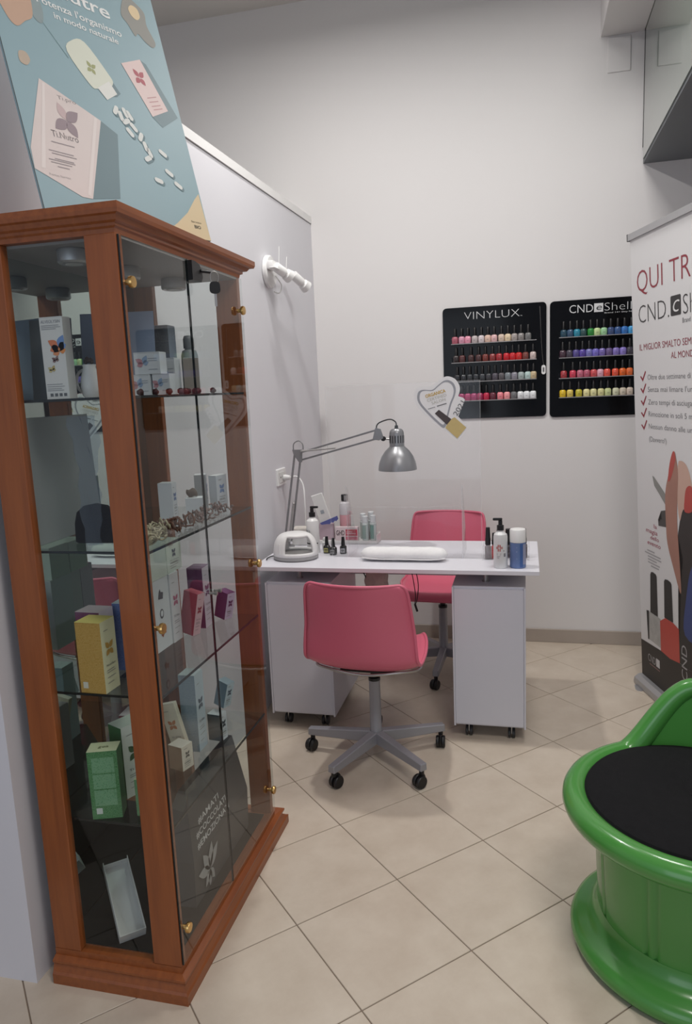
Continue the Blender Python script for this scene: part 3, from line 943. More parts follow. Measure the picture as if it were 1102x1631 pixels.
poly('sachet_print', mat('sachet_pink_white', '#dccfcb', .5, var=.05, scale=14), P, pl, [(.072, .317), (.120, .298), (.216, .258), (.135, .050), (.108, .050), (.003, .094), (.006, .142)], .0008)
polys('sachet_crease_print', flat('#e6dcd8'), P, pl, [[(.078, .310), (.084, .308), (.03, .10), (.020, .10)], [(.198, .262), (.206, .260), (.132, .056), (.124, .058)]], .0011)
MPUR = flat('#9a8a90')
polys('emblem_print', MPUR, P, pl, [leaf_pts(.117, .231, R(38), .046, .013), leaf_pts(.117, .231, R(218), .044, .013), leaf_pts(.118, .230, R(-62), .040, .013)], .0013)
polys('emblem_print', flat('#c9b2b2'), P, pl, [leaf_pts(.116, .233, R(108), .040, .011)], .0013)
text(P, 'Ti.pro', flat('#8a8084'), Plane((0, 0, 0), e_, u_), .108, .280, w=.048, h=.010)
text(P, 'Ti.Nutro', flat('#7a7278'), pl, .068, .183, w=.068, h=.016, bold=.01)
polys('small_print', flat('#a09698'), P, pl, [[(a, b), (c, b), (c, b + .0022), (a, b + .0022)] for a, b, c in ((.062, .168, .12), (.050, .146, .112), (.056, .140, .118), (.060, .128, .108), (.044, .124, .11), (.048, .118, .10), (.062, .110, .092))], .0013)
text(P, 'Premium Nutrition', flat('#8a7f84'), pl, .036, .086, w=.052, h=.006)
poly('tube_shadow_print', MSHD, P, pl, [(.227, .454), (.243, .440), (.300, .350), (.286, .338), (.25, .33)], .0005)
poly('tube_print', mat('tube_cream', '#dcdfcf', .5), P, pl, [(.169, .414), (.190, .447), (.227, .456), (.275, .395), (.284, .372), (.262, .350), (.232, .342), (.212, .346)], .0009, 4)
poly('tube_cap_print', flat('#e6e6e0'), P, pl, [(.232, .344), (.272, .373), (.288, .345), (.252, .320)], .0012)
emblem(P, flat('#a5a878'), Plane(e_ * .228 + u_ * .392 + n_ * .0005, (e_ + u_ * -.2), (u_ + e_ * .2)), 0, 0, .034)
poly('box_shadow_print', MSHD, P, pl, [(.394, .470), (.412, .463), (.478, .338), (.414, .294), (.386, .316)], .0005)
poly('box_print', flat('#e6cfcb'), P, pl, [(.327, .438), (.394, .470), (.448, .348), (.388, .316)], .0009)
emblem(P, flat('#b5606a'), Plane(n_ * .0005, e_, u_), .377, .416, .046)
text(P, 'Ti.Slim', flat('#b0606a'), pl, .388, .384, w=.034, h=.008)
polys('small_print', flat('#c89a9a'), P, pl, [[(a, b), (a + .032, b + .012), (a + .033, b + .0098), (a + .001, b - .0022)] for a, b in ((.385, .366), (.389, .356), (.393, .346), (.397, .338))], .0012)
pill = [(.27, .3, 60), (.282, .288, 100), (.298, .301, 110), (.310, .297, 120), (.295, .278, 30), (.314, .268, 130), (.298, .251, 130), (.329, .247, 60), (.337, .224, 100), (.345, .21, 110), (.336, .193, 30), (.390, .219, 150), (.395, .168, 150), (.353, .139, 170), (.416, .139, 150)]
def caps(cx, cy, a, L, r_):
    pts = [(L / 2 + r_ * math.cos(t), r_ * math.sin(t)) for t in [R(-90 + 30 * i) for i in range(7)]] + [(-L / 2 + r_ * math.cos(t), r_ * math.sin(t)) for t in [R(90 + 30 * i) for i in range(7)]]
    c, s = math.cos(R(a)), math.sin(R(a))
    return [(cx + x * c - y * s, cy + x * s + y * c) for x, y in pts]
bmS = polys('pill_shadow_print', flat('#6d858c'), P, pl, [caps(x + .004, y - .004, a, .016, .0065) for x, y, a in pill], .0009)
polys('pill_print', flat('#e2e4e0'), P, pl, [caps(x, y, a, .015, .006) for x, y, a in pill], .0013)
poly('blurred_fruit_print', mat('blurred_orange', '#c9a892', .6), P, pl, [(.01, .52), (.03, .45), (.05, .43), (.075, .45), (.10, .475), (.10, .55), (.05, .60), (.0032, .60)], .0007, 5)
poly('blurred_leaf_print', mat('blurred_grey', '#93a2a4', .6), P, pl, [(.10, .475), (.12, .462), (.13, .50), (.12, .55), (.10, .55)], .0006, 5)
poly('blurred_fruit_print', mat('blurred_orange2', '#bfae9c', .6), P, pl, [(.035, .345), (.05, .34), (.062, .356), (.055, .372), (.038, .368)], .0007, 5)
poly('stem_print', flat('#7f9a9e'), P, pl, [(.118, .47), (.121, .468), (.170, .398), (.168, .396)], .0006)
poly('blurred_leaf_print', mat('blurred_grey2', '#9b9a94', .6), P, pl, [(.37, .585), (.385, .560), (.40, .535), (.412, .545), (.43, .53), (.452, .522), (.466, .54), (.45, .58), (.45, .62), (.40, .64)], .0007, 5)
poly('blurred_fruit_print', mat('blurred_peach', '#e6cfa8', .6), P, pl, [(.399, .607), (.405, .590), (.420, .585), (.433, .598), (.430, .618), (.412, .622)], .0011, 5)
MWL = flat('#eef0ee')
text(P, 'Potenza l\'organismo', MWL, pl, .120, .514, w=.233, h=.018, bold=.012)
text(P, 'in modo naturale', MWL, pl, .158, .489, w=.178, h=.016, bold=.012)
text(P, 'Nutre', MWL, pl, .165, .552, w=.165, h=.034, bold=.015)
bm = bmesh.new()
a0 = pl(.20, .55, -.006); a1 = pl(.28, .55, -.006)
b0_ = pl(.20, .0, 0) - n_ * .12; b1_ = pl(.28, .0, 0) - n_ * .12
b0_.z = b1_.z = .0005
vs = [bm.verts.new(q) for q in (a0, a1, b1_, b0_)]
bm.faces.new(vs)
r_ = bmesh.ops.extrude_face_region(bm, geom=list(bm.faces))
bmesh.ops.translate(bm, verts=[v for v in r_['geom'] if isinstance(v, bmesh.types.BMVert)], vec=-n_ * .004)
mesh_obj('rear_strut', bm, MOFFW, P)

# ================================================================== DESK
ZT = 0.757
D = thing('manicure_desk', 'white manicure desk with narrow pedestal cabinets on castors', 'desk', (0, 0, 0))
box('desk_top', MDESK, D, -1.165, 0.054, 2.915, 3.495, ZT - 0.0185, ZT, 0.0012)
def pedestal(x0, x1, y0, y1):
    p = box('pedestal', MCAB, D, x0, x1, y0 + .016, y1, 0.062, 0.677, 0.001)
    box('door', MCAB, p, x0 + .008, x1 - .008, y0 + .003, y0 + .0155, 0.072, 0.668, 0.001)
    box('side_edge', MCAB, p, x0, x0 + .0075, y0, y0 + .0155, 0.062, 0.677, 0.0008)
    box('side_edge', MCAB, p, x1 - .0075, x1, y0, y0 + .0155, 0.062, 0.677, 0.0008)
    for cx, cy in ((x0 + .06, y0 + .06), (x1 - .06, y0 + .06), (x0 + .06, y1 - .06), (x1 - .06, y1 - .06)):
        c = box('castor', mat('castor_grey', '#4e4e52', .45), D, cx - .017, cx + .017, cy - .017, cy + .017, .052, .0615, .001)
        bm = bmesh.new()
        for s in (-1, 1):
            lathe_bm(bm, [(0, -.006), (.020, -.006), (.022, -.003), (.022, .003), (.020, .006), (0, .006)], 16,
                     Matrix.Translation((cx + s * .009, cy - .008, .0225)) @ Euler((0, math.pi / 2, 0)).to_matrix().to_4x4())
        mesh_obj('castor_wheel', bm, mat('castor_dark', '#2b2b2e', .4), c, smooth=True, autosmooth=40)
        box('castor_fork', MSTEEL, c, cx - .0022, cx + .0022, cy - .018, cy + .012, .02, .052, .0005)
    for cx, cy in (((x0 + x1) / 2 - .015, y0 + .10), ((x0 + x1) / 2 - .015, y1 - .10)):
        lathe('steel_spacer', MSTEEL, D, [(.016, .6773), (.016, .681), (.0105, .682), (.0105, .734), (.016, .735), (.016, .7383)], (cx, cy, 0), 16)
    box('recess_panel', MCAB, D, x0 + .012, x1 - .012, y1 - .02, y1 - .004, .6775, .738)
pedestal(-0.300, 0.000, 2.945, 3.44)
pedestal(-1.125, -0.829, 2.945, 3.44)
box('modesty_panel', MCAB, D, -0.829, -0.300, 3.425, 3.441, 0.60, 0.738)

# acrylic screen
S = thing('acrylic_screen', 'clear acrylic hygiene screen with arm slot standing on the desk', 'screen', (0, 0, ZT + .0005))
pl = Plane((-.855, 3.123, 0), (1, 0, 0), (0, 0, 1))
plate('screen_panel', MACRY, S, pl, [(0, 0), (.07, 0), (.07, .215), (.085, .23), (.575, .23), (.59, .215), (.59, 0), (.672, 0), (.672, .765), (0, .765)], .004)
polys('edge_strip', MACRE, S, Plane((-.855, 3.1185, 0), (1, 0, 0), (0, 0, 1)), [[(.6705, 0), (.672, 0), (.672, .765), (.6705, .765)], [(0, .7635), (.672, .7635), (.672, .765), (0, .765)], [(0, 0), (.0015, 0), (.0015, .765), (0, .765)], [(.085, .23), (.575, .23), (.575, .2285), (.085, .2285)]], 0)
for x in (-.268, -.782):
    f_ = plate('screen_fin', MACRY, S, Plane((x, 3.1275, 0), (0, 1, 0), (0, 0, 1)), [(0, 0), (.19, 0), (.16, .06), (.03, .30), (0, .325)], .004)
    box('edge_strip', MACRE, f_, x, x + .004, 3.1265, 3.1275, 0, .325)
# heart award stuck on the screen
HX = .0
Hh = thing('heart_sticker', 'white heart shaped 2021 award sticker with polish bottle print on acrylic screen', 'sticker', (0, 3.1185, 0))
pl = Plane((0, -.0006, 0), (1, 0, 0), (0, 0, 1))
k_ = 3.1185 / 3.22
def sc(pts):
    return [(x * k_, 1.5 + (z - 1.5) * k_) for x, z in pts]
heart_o = sc([(-0.476, 1.449), (-0.471, 1.487), (-0.445, 1.504), (-0.399, 1.503), (-0.376, 1.521), (-0.346, 1.54), (-0.324, 1.544), (-0.297, 1.533), (-0.279, 1.508), (-0.275, 1.484), (-0.284, 1.455), (-0.302, 1.410), (-0.318, 1.365), (-0.332, 1.315), (-0.350, 1.312), (-0.38, 1.339), (-0.435, 1.387), (-0.464, 1.421)])
MSTK = mat('sticker_white', '#eae9ea', .4)
plate('heart_card', MSTK, Hh, pl, heart_o, .0006, 4)
plate('year_tab', MSTK, Hh, Plane((0, -.0005, 0), (1, 0, 0), (0, 0, 1)), sc([(-.325, 1.440), (-.290, 1.462), (-.280, 1.456), (-.262, 1.450), (-.254, 1.441), (-.284, 1.370), (-.330, 1.350)]), .0006)
plate('bottle_tab', MSTK, Hh, Plane((0, -.0004, 0), (1, 0, 0), (0, 0, 1)), sc([(-.345, 1.330), (-.300, 1.376), (-.284, 1.370), (-.244, 1.322), (-.290, 1.268), (-.338, 1.302)]), .0006)
ring = sc([(-0.462, 1.454), (-0.457, 1.481), (-0.437, 1.491), (-0.396, 1.489), (-0.371, 1.507), (-0.346, 1.525), (-0.324, 1.528), (-0.303, 1.515), (-0.293, 1.49), (-0.297, 1.461), (-0.313, 1.424), (-0.327, 1.375), (-0.345, 1.322), (-0.38, 1.347), (-0.426, 1.395), (-0.453, 1.429)])
bm = bmesh.new()
q = spline([Vector((a, b, 0)) for a, b in ring], 4, True)
cx = sum(p.x for p in q) / len(q); cz = sum(p.y for p in q) / len(q)
A = [bm.verts.new((p.x, -.0014, p.y)) for p in q]
B = [bm.verts.new((cx + (p.x - cx) * .885, -.0014, cz + (p.y - cz) * .885)) for p in q]
for i in range(len(q)):
    bm.faces.new((A[i], A[(i + 1) % len(q)], B[(i + 1) % len(q)], B[i]))
mesh_obj('heart_ring_print', bm, mat('silver_grey_ink', '#9b9ca3', .4), Hh)
plF = Plane((0, -.0016, 0), (1, 0, 0), (0, 0, 1))
poly('bottle_print', mat('gold_ink', '#c9b273', .35, var=.08, scale=40), Hh, plF, sc([(-0.311, 1.362), (-0.300, 1.367), (-0.250, 1.321), (-0.29, 1.274), (-0.341, 1.322), (-0.334, 1.337)]), .0002)
poly('bottle_cap_print', flat('#4a4142'), Hh, plF, sc([(-0.368, 1.402), (-0.314, 1.359), (-0.334, 1.335), (-0.386, 1.386)]), .0003)
tl = Plane((-.305 * k_, -.0017, 1.5 + (1.380 - 1.5) * k_), (.52, 0, .85), (-.85, 0, .52))
text(Hh, '2021', flat('#54545a'), tl, 0, -.018, w=.066, h=.022, lift=.0002)
t2 = Plane((-.424 * k_, -.0017, 1.5 + (1.455 - 1.5) * k_), (.968, 0, .25), (-.25, 0, .968))
text(Hh, 'ORGANICA', flat('#c8a54c'), t2, 0, 0, w=.088, h=.014, bold=.03, lift=.0002)
text(Hh, 'CERTIFIED', flat('#b5b3a8'), t2, .002, -.018, w=.085, h=.012, lift=.0002)
text(Hh, 'SALON', flat('#b5b3a8'), t2, .018, -.034, w=.06, h=.012, lift=.0002)
polys('small_print', flat('#6a6a6e'), Hh, t2, [[(-.004, -.049), (.028, -.049), (.028, -.0465), (-.004, -.0465)], [(.036, -.049), (.078, -.049), (.078, -.045), (.036, -.045)]], .0002)

# towel roll
t = thing('towel_roll', 'rolled white towel arm rest lying on the desk under the screen', 'towel', (-.519, 3.075, ZT + .0005))
bm = bmesh.new()
prof = []
n = 26
L_ = .192
rings = []
for i in range(n + 1):
    s = -1 + 2 * i / n
    endf = (1 - abs(s) ** 9) ** .5 if abs(s) < 1 else 0.05
    ring = []
    for k in range(20):
        a = 2 * math.pi * k / 20
        ry = .043 * max(endf, .12); rz = .030 * max(endf, .12)
        wob = 1 + .03 * math.sin(s * 9 + a * 2) + .02 * math.sin(s * 23)
        z = .029 + rz * wob * math.sin(a)
        ring.append(bm.verts.new((s * L_, ry * wob * math.cos(a), max(z, .0))))
    rings.append(ring)
for a, b in zip(rings, rings[1:]):
    for k in range(20):
        bm.faces.new((a[k], a[(k + 1) % 20], b[(k + 1) % 20], b[k]))
bm.faces.new(rings[0]); bm.faces.new(rings[-1])
mesh_obj('towel_body', bm, MTOWEL, t, smooth=True)
bm = bmesh.new()
tube_bm(bm, spline([(-.185, -.036, .018), (-.1, -.0425, .013), (0, -.043, .014), (.1, -.0425, .012), (.185, -.036, .017)], 5), .0028, 6)
mesh_obj('towel_hem', bm, MTOWEL, t, smooth=True)

# nail lamp
t = thing('nail_lamp', 'white oval nail curing lamp with grey base on the desk', 'nail lamp', (-1.018, 3.085, ZT + .0005), R(4))
lathe('base_ring', mat('nail_lamp_grey', '#9c9b9c', .45), t, [(0, 0), (.094, 0), (.102, .004), (.104, .012), (.101, .019), (.0, .019)], seg=40, sx=1.0, sy=.84)
lathe('foot_rim', MBLK, t, [(0, -.0004), (.096, -.0004), (.096, .0035), (0, .0035)], seg=40, sx=1.0, sy=.84)
def dome(name, m, ax, ay, hz, thick, z0):
    bm = bmesh.new()
    NU, NV = 56, 14
    grid = []
    for i in range(NU):
        a = 2 * math.pi * i / NU
        row = []
        for j in range(NV + 1):
            b = math.pi / 2 * j / NV
            r_ = math.cos(b) ** .55
            row.append(bm.verts.new((ax * r_ * math.cos(a), ay * r_ * math.sin(a), z0 + hz * math.sin(b) ** .85)))
        grid.append(row)
    for i in range(NU):
        for j in range(NV):
            a = math.degrees(2 * math.pi * (i + .5) / NU) % 360
            v = (j + .5) / NV
            front = (252 < a < 336) and (.10 < v < .66)
            back = (30 < a < 120) and (.10 < v < .6)
            if front or back:
                continue
            k = (i + 1) % NU
            if j == NV - 1:
                bm.faces.new((grid[i][j], grid[k][j], grid[i][j + 1]))
            else:
                bm.faces.new((grid[i][j], grid[k][j], grid[k][j + 1], grid[i][j + 1]))
    bmesh.ops.remove_doubles(bm, verts=bm.verts, dist=1e-6)
    o = mesh_obj(name, bm, m, t, smooth=True)
    sd = o.modifiers.new('thick', 'SOLIDIFY'); sd.thickness = thick; sd.offset = -1
    return o
dome('lamp_shell', MWHT, .103, .086, .104, .010, .019)
lathe('inner_plate', MOFFW, t, [(0, .0192), (.080, .0192), (.080, .0215), (0, .0225)], seg=32, sx=1.0, sy=.82)
box('display_strip', mat('shell_seam', '#f2f2f2', .3), t, -.0555, -.0535, -.078, -.072, .034, .080)
tube('power_cord', MBLK, t, [(-.098, .02, .008), (-.118, .015, .006), (-.128, -.02, .006), (-.125, -.05, .006)], .003, 6)

# white box behind lamp
t = thing('tissue_box', 'flat white card box behind the nail lamp', 'box', (-1.062, 3.395, ZT + .0005), R(3))
box('box_body', MOFFW, t, -.062, .058, -.04, .04, 0, .068, .003)
box('box_lid', mat('cream_lid', '#d6d0c8', .6), t, -.064, .060, -.042, .042, .0682, .083, .002)
# architect lamp
A_ = thing('desk_lamp', 'silver grey balanced arm desk lamp clamped to the back of the desk', 'lamp', (0, 0, 0))
YL = 3.30
lathe('clamp_base', MLAMP, A_, [(0, ZT + .0003), (.034, ZT + .0003), (.034, ZT + .012), (.014, ZT + .016), (.012, ZT + .06), (0, ZT + .06)], (-1.128, YL, 0), 20)
E0 = Vector((-1.066, YL, 1.222)); E1 = Vector((-1.040, YL, 1.190))
b0v = Vector((-1.140, YL, .80)); b1v = Vector((-1.108, YL, .79))
def bar2(name, p, q, w, m=MLAMP, dy=.008):
    d = (q - p); L = d.length; d.normalize()
    mt = Matrix.Translation(p) @ d.to_track_quat('X', 'Z').to_matrix().to_4x4()
    bm = bmesh.new(); bx(bm, 0, L, -dy / 2, dy / 2, -w / 2, w / 2, .0008, 1, mt)
    return mesh_obj(name, bm, m, A_)
bar2('lower_arm', b0v, E0, .009)
bar2('lower_arm', b1v, E1, .009)
bm = bmesh.new()
mt, L = axis_mtx(b1v + Vector((-.006, -.012, 0)), b1v.lerp(E1, .48) + Vector((-.006, -.012, 0)))
lathe_bm(bm, [(.006 + .0012 * (i % 2), L * i / 60) for i in range(61)], 8, mt)
mesh_obj('tension_spring', bm, MSTEEL, A_, smooth=True)
bk = plate('elbow_bracket', MLAMP, A_, Plane((0, YL - .006, 0), (1, 0, 0), (0, 0, 1)), [(-1.076, 1.236), (-1.030, 1.236), (-1.026, 1.226), (-1.030, 1.176), (-1.046, 1.176), (-1.070, 1.212)], .003)
H0 = Vector((-.664, YL, 1.318)); H1 = Vector((-.664, YL, 1.278))
bar2('upper_arm', Vector((-1.035, YL, 1.222)), H0, .0085)
bar2('upper_arm', Vector((-1.035, YL, 1.186)), H1, .0085)
bm = bmesh.new()
mt, L = axis_mtx((-1.034, YL - .012, 1.228), (-.862, YL - .012, 1.240))
lathe_bm(bm, [(.004 + .001 * (i % 2), L * i / 50) for i in range(51)], 8, mt)
mesh_obj('tension_spring', bm, MSTEEL, A_, smooth=True)
plate('head_joint', MLAMP, A_, Plane((0, YL - .007, 0), (1, 0, 0), (0, 0, 1)), [(-.682, 1.276), (-.652, 1.270), (-.632, 1.280), (-.645, 1.322), (-.668, 1.328)], .014)
lathe('joint_knob', MBLK, A_, [(0, 0), (.011, 0), (.011, .016), (0, .016)], (-.633, YL - .002, 1.277), 12, rot=(math.pi / 2, 0, 0))
rod('head_stem', MSTEEL, A_, (-.640, YL, 1.276), (-.585, YL, 1.272), .004)
CXL = -.573
sh = lathe('lamp_shade', MLAMP, A_, [(.0875, 1.131), (.089, 1.1315), (.0885, 1.142), (.084, 1.166), (.073, 1.194), (.056, 1.219), (.038, 1.236), (.034, 1.240), (.0335, 1.300), (.030, 1.312), (.022, 1.320), (.010, 1.322), (0, 1.322)], (CXL, YL, 0), 40)
sm_ = sh.modifiers.new('thick', 'SOLIDIFY'); sm_.thickness = .002
for k in range(9):
    a = R(-180 + 22 * k)
    bm = bmesh.new()
    bx(bm, -.0026, .0026, -.0008, .0008, 1.256, 1.290, 0, 1, Matrix.Translation((CXL + .0338 * math.cos(a), YL + .0338 * math.sin(a), 0)) @ Matrix.Rotation(a + math.pi / 2, 4, 'Z'))
    mesh_obj('vent_slot', bm, MBLK, sh)
lathe('cord_grommet', MBLK, A_, [(0, 1.3222), (.009, 1.3222), (.007, 1.336), (0, 1.336)], (CXL, YL, 0), 12)
tube('lamp_cord', MBLK, A_, [(CXL, YL, 1.334), (CXL - .004, YL, 1.352), (CXL - .030, YL, 1.364), (CXL - .075, YL, 1.352), (CXL - .092, YL, 1.335), (CXL - .090, YL, 1.312)], .003, 8)
tube('lamp_cord', MLAMP, A_, [(-1.072, YL, 1.226), (-1.070, YL, 1.262), (-1.045, YL, 1.277), (-1.026, YL, 1.262), (-1.024, YL, 1.235)], .003, 8)

# pump bottle
def pump(name, label, loc, r_, h, m, logo=None, pump_m=MBLK, neck=.72, flip=1):
    t = thing(name, label, 'bottle', loc)
    lathe('bottle_body', m, t, [(0, 0), (r_ * .96, 0), (r_, .004), (r_, h * .86), (r_ * .93, h * .93), (r_ * .5, h), (r_ * .42, h), (r_ * .42, h + .006), (0, h + .006)], seg=28)
    lathe('pump_collar', pump_m, t, [(0, h + .0062), (r_ * .5, h + .0062), (r_ * .5, h + .026), (r_ * .30, h + .028), (r_ * .28, h + .046), (0, h + .046)], seg=20)
    bm = bmesh.new()
    bx(bm, -.008, .030, -.007, .007, h + .0462, h + .056, .003, 2)
    if flip < 0:
        bmesh.ops.scale(bm, vec=(-1, 1, 1), verts=bm.verts)
    mesh_obj('pump_head', bm, pump_m, t, smooth=True, autosmooth=40)
    return t
t = pump('pump_bottle', 'white lotion bottle with black pump behind the nail lamp', (-.968, 3.205, ZT + .0005), .030, .165, MWHT)
plb = lambda r_: Plane((0, -r_ - .0004, 0), (1, 0, 0), (0, 0, 1))
def wrap_label(t, m, r_, z0, z1, a0, a1, name='label'):
    bm = bmesh.new()
    n = 14
    A = [bm.verts.new(((r_ + .0006) * math.cos(R(a0 + (a1 - a0) * i / n)), (r_ + .0006) * math.sin(R(a0 + (a1 - a0) * i / n)), z0)) for i in range(n + 1)]
    B = [bm.verts.new((v.co.x, v.co.y, z1)) for v in A]
    for i in range(n):
        bm.faces.new((A[i], A[i + 1], B[i + 1], B[i]))
    return mesh_obj(name, bm, m, t, smooth=True)
wrap_label(t, flat('#26262a'), .030, .045, .051, 180, 330, 'label_band')
class Cyl:
    def __init__(self, r_, a0): self.r, self.a0 = r_, a0
    def __call__(self, x, y, lift=0):
        a = self.a0 + x / self.r
        return Vector(((self.r + lift) * math.cos(a), (self.r + lift) * math.sin(a), y))
text(t, 'ONICA', flat('#5a7076'), Cyl(.030, R(200)), 0, .100, w=.032, h=.013)
polys('small_print', flat('#9aa4a8'), t, Cyl(.030, R(200)), [[(0, .085), (.012, .085), (.012, .0866), (0, .0866)], [(.012, .085), (.025, .085), (.025, .0866), (.012, .0866)], [(0, .076), (.02, .076), (.02, .0775), (0, .0775)]], .0007)
# small gel polish bottles
def gel(label, x, y, lab, h=.078):
    t = thing('gel_polish_bottle', label, 'bottle', (x, y, ZT + .0005), R(random.uniform(-8, 8)), 'gel polish bottles on the desk')
    lathe('bottle_body', mat('black_gloss_glass', '#141315', .15, coat=.4), t, [(0, 0), (.0145, 0), (.0155, .002), (.0155, .030), (.012, .036), (.008, .038), (0, .038)], seg=20, power=4)
    lathe('cap', MBLK, t, [(0, .0382), (.0085, .0382), (.0095, .042), (.0065, h), (0, h)], seg=14)
    pl = Plane((0, -.0152, 0), (1, 0, 0), (0, 0, 1))
    polys('label', flat(lab), t, pl, [[(-.010, .006), (.010, .006), (.010, .026), (-.010, .026)]], .0012)
    polys('label_print', flat('#2a2a2c'), t, pl, [[(-.007, .016), (.007, .016), (.007, .020), (-.007, .020)], [(-.006, .010), (.004, .010), (.004, .012), (-.006, .012)]], .0016)
    return t
gel('black gel polish bottle with yellowish label nearest the pump bottle', -.902, 3.200, '#a9a56a')
gel('black gel polish bottle with dark label, middle one of the desk group', -.862, 3.165, '#8b8b8d')
gel('black gel polish bottle with pale label standing apart from its pair', -.822, 3.195, '#b5b5b8')
t = thing('small_jar', 'small white dispenser jar beside the gel polish bottles', 'jar', (-.925, 3.262, ZT + .0005))
lathe('jar_body', MWHT, t, [(0, 0), (.016, 0), (.017, .003), (.017, .038), (.012, .044), (0, .044)], seg=18)
lathe('jar_lid', MOFFW, t, [(0, .0442), (.0125, .0442), (.0125, .056), (.010, .060), (0, .060)], seg=18)
# riser tray with products at the back of the desk
T = thing('product_tray', 'white low riser tray holding products at the back of the desk', 'tray', (-.865, 3.444, ZT + .0005))
box('tray_floor', MWHT, T, -.162, .162, -.046, .046, 0, .016, .001)
for (x0, x1, y0, y1) in ((-.162, -.158, -.046, .046), (.158, .162, -.046, .046), (-.1575, .1575, .042, .046)):
    box('tray_rim', MWHT, T, x0, x1, y0, y1, .0161, .044, .0006)
ZS = ZT + .0168
t = thing('polish_remover_bottle', 'clear bottle of pink liquid with black and silver cap in the tray', 'bottle', (-.872, 3.455, ZS))
lathe('bottle_body', mat('pink_liquid_bottle', '#cf9aa0', .2, var=.03), t, [(0, 0), (.026, 0), (.028, .003), (.028, .118), (.0275, .122)], seg=24)
lathe('bottle_shoulder', mat('clear_bottle_top', '#cdc9cc', .15, var=.02), t, [(.0275, .1225), (.028, .127), (.028, .165), (.024, .180), (.014, .188), (.012, .191), (0, .191)], seg=24)
lathe('cap', MBLK, t, [(0, .1915), (.0165, .1915), (.0165, .219), (.015, .222), (0, .222)], seg=20)
wrap_label(t, MSTEEL, .0165, .1925, .219, 275, 350, 'silver_band')
t = thing('cotton_box', 'white and red printed carton at the front of the tray', 'box', (-.855, 3.413, ZS), R(-2))
box('box_body', flat('#d8c6c8'), t, -.058, .058, -.012, .012, 0, .068, .001)
pl = Plane((0, -.012, 0), (1, 0, 0), (0, 0, 1))
polys('red_panel', flat('#b83c50'), t, pl, [[(-.004, .024), (.055, .024), (.055, .056), (-.004, .056)]])
polys('red_stripe', flat('#c4687a'), t, pl, [[(-.004, .004), (.055, .004), (.055, .020), (-.004, .020)]])
text(t, 'GHD', flat('#3a2a2c'), pl, -.052, .026, w=.042, h=.026, bold=.01)
polys('small_print', flat('#e8c8cc'), t, pl, [[(0, .034), (.048, .034), (.048, .037), (0, .037)], [(0, .042), (.03, .042), (.03, .045), (0, .045)]], .0012)
t = thing('blue_sachet_box', 'blue and mauve carton with zigzag edge behind the gel polishes', 'box', (-.962, 3.430, ZS), R(4))
box('box_body', flat('#b09aa4'), t, -.036, .036, -.014, .014, 0, .082, .001)
bm = bmesh.new()
plate_bm(bm, Plane((.012, 0, .022), (1, 0, .36), (0, -.25, 1)), [(-.045, .082), (.050, .086), (.054, .068), (.042, .060), (.036, .066), (.026, .058), (.016, .064), (.006, .058), (-.008, .064), (-.036, .070)], .003)
mesh_obj('blue_flap', bm, flat('#5a5f9e'), t)
t = thing('white_packet', 'white paper packet tilted at the back corner of the desk', 'packet', (-.952, 3.471, ZS), rot=(0, R(-17), R(2)))
box('packet_sleeve', MOFFW, t, -.031, .031, -.006, .006, .010, .232, .003)
polys('packet_print', flat('#9aa0a8'), t, Plane((0, -.0062, 0), (1, 0, 0), (0, 0, 1)), [[(-.008, .130), (.010, .130), (.010, .148), (-.008, .148)]])
rows = [(-.782, 3.46, '#c2d0c8', .126), (-.763, 3.418, '#8fa39c', .120), (-.742, 3.462, '#c8d4d2', .135), (-.724, 3.420, '#6f948c', .124)]
names = ['pale frosted bottle with clear cap behind the red printed carton', 'grey green bottle with clear cap beside the red printed carton', 'frosted pale bottle with clear cap at the back of the tray', 'teal striped bottle with clear cap at the tray end']
for (x, y, c, h), nm in zip(rows, names):
    t = thing('cuticle_oil_bottle', nm, 'bottle', (x, y, ZS), 0, 'small bottles in the tray')
    h /= 1.12
    lathe('bottle_body', sheen('#c4cdcb'), t, [(0, 0), (.0155, 0), (.0165, .002), (.0165, h * .76), (.013, h * .80), (0, h * .80)], seg=18)
    lathe('cap', mat('frosted_cap', '#d5d9da', .25), t, [(0, h * .802), (.0145, h * .802), (.0145, h * 1.1), (.012, h * 1.12), (0, h * 1.12)], seg=18)
    wrap_label(t, flat(c), .0165, h * .08, h * .70, 215, 290, 'label')
# organiser on the right of the desk with black-capped bottles
O = thing('acrylic_organiser', 'clear acrylic organiser box with black capped bottles on desk end', 'organiser', (-.082, 3.140, ZT + .0005))
for (nm, x0, x1, y0, y1, z0, z1) in (('organiser_base', -.098, .098, -.045, .045, 0, .003), ('organiser_wall', -.098, .098, -.045, -.042, .0031, .064), ('organiser_wall', -.098, .098, .042, .045, .0031, .064), ('organiser_wall', -.098, -.095, -.042, .042, .0031, .064), ('organiser_wall', .095, .098, -.042, .042, .0031, .064)):
    box(nm, MACRY, O, x0, x1, y0, y1, z0, z1)
polys('edge_strip', MACRE, O, Plane((0, -.0454, 0), (1, 0, 0), (0, 0, 1)), [[(-.098, 0), (-.096, 0), (-.096, .064), (-.098, .064)], [(.096, 0), (.098, 0), (.098, .064), (.096, .064)], [(-.096, .062), (.096, .062), (.096, .064), (-.096, .064)]], 0)
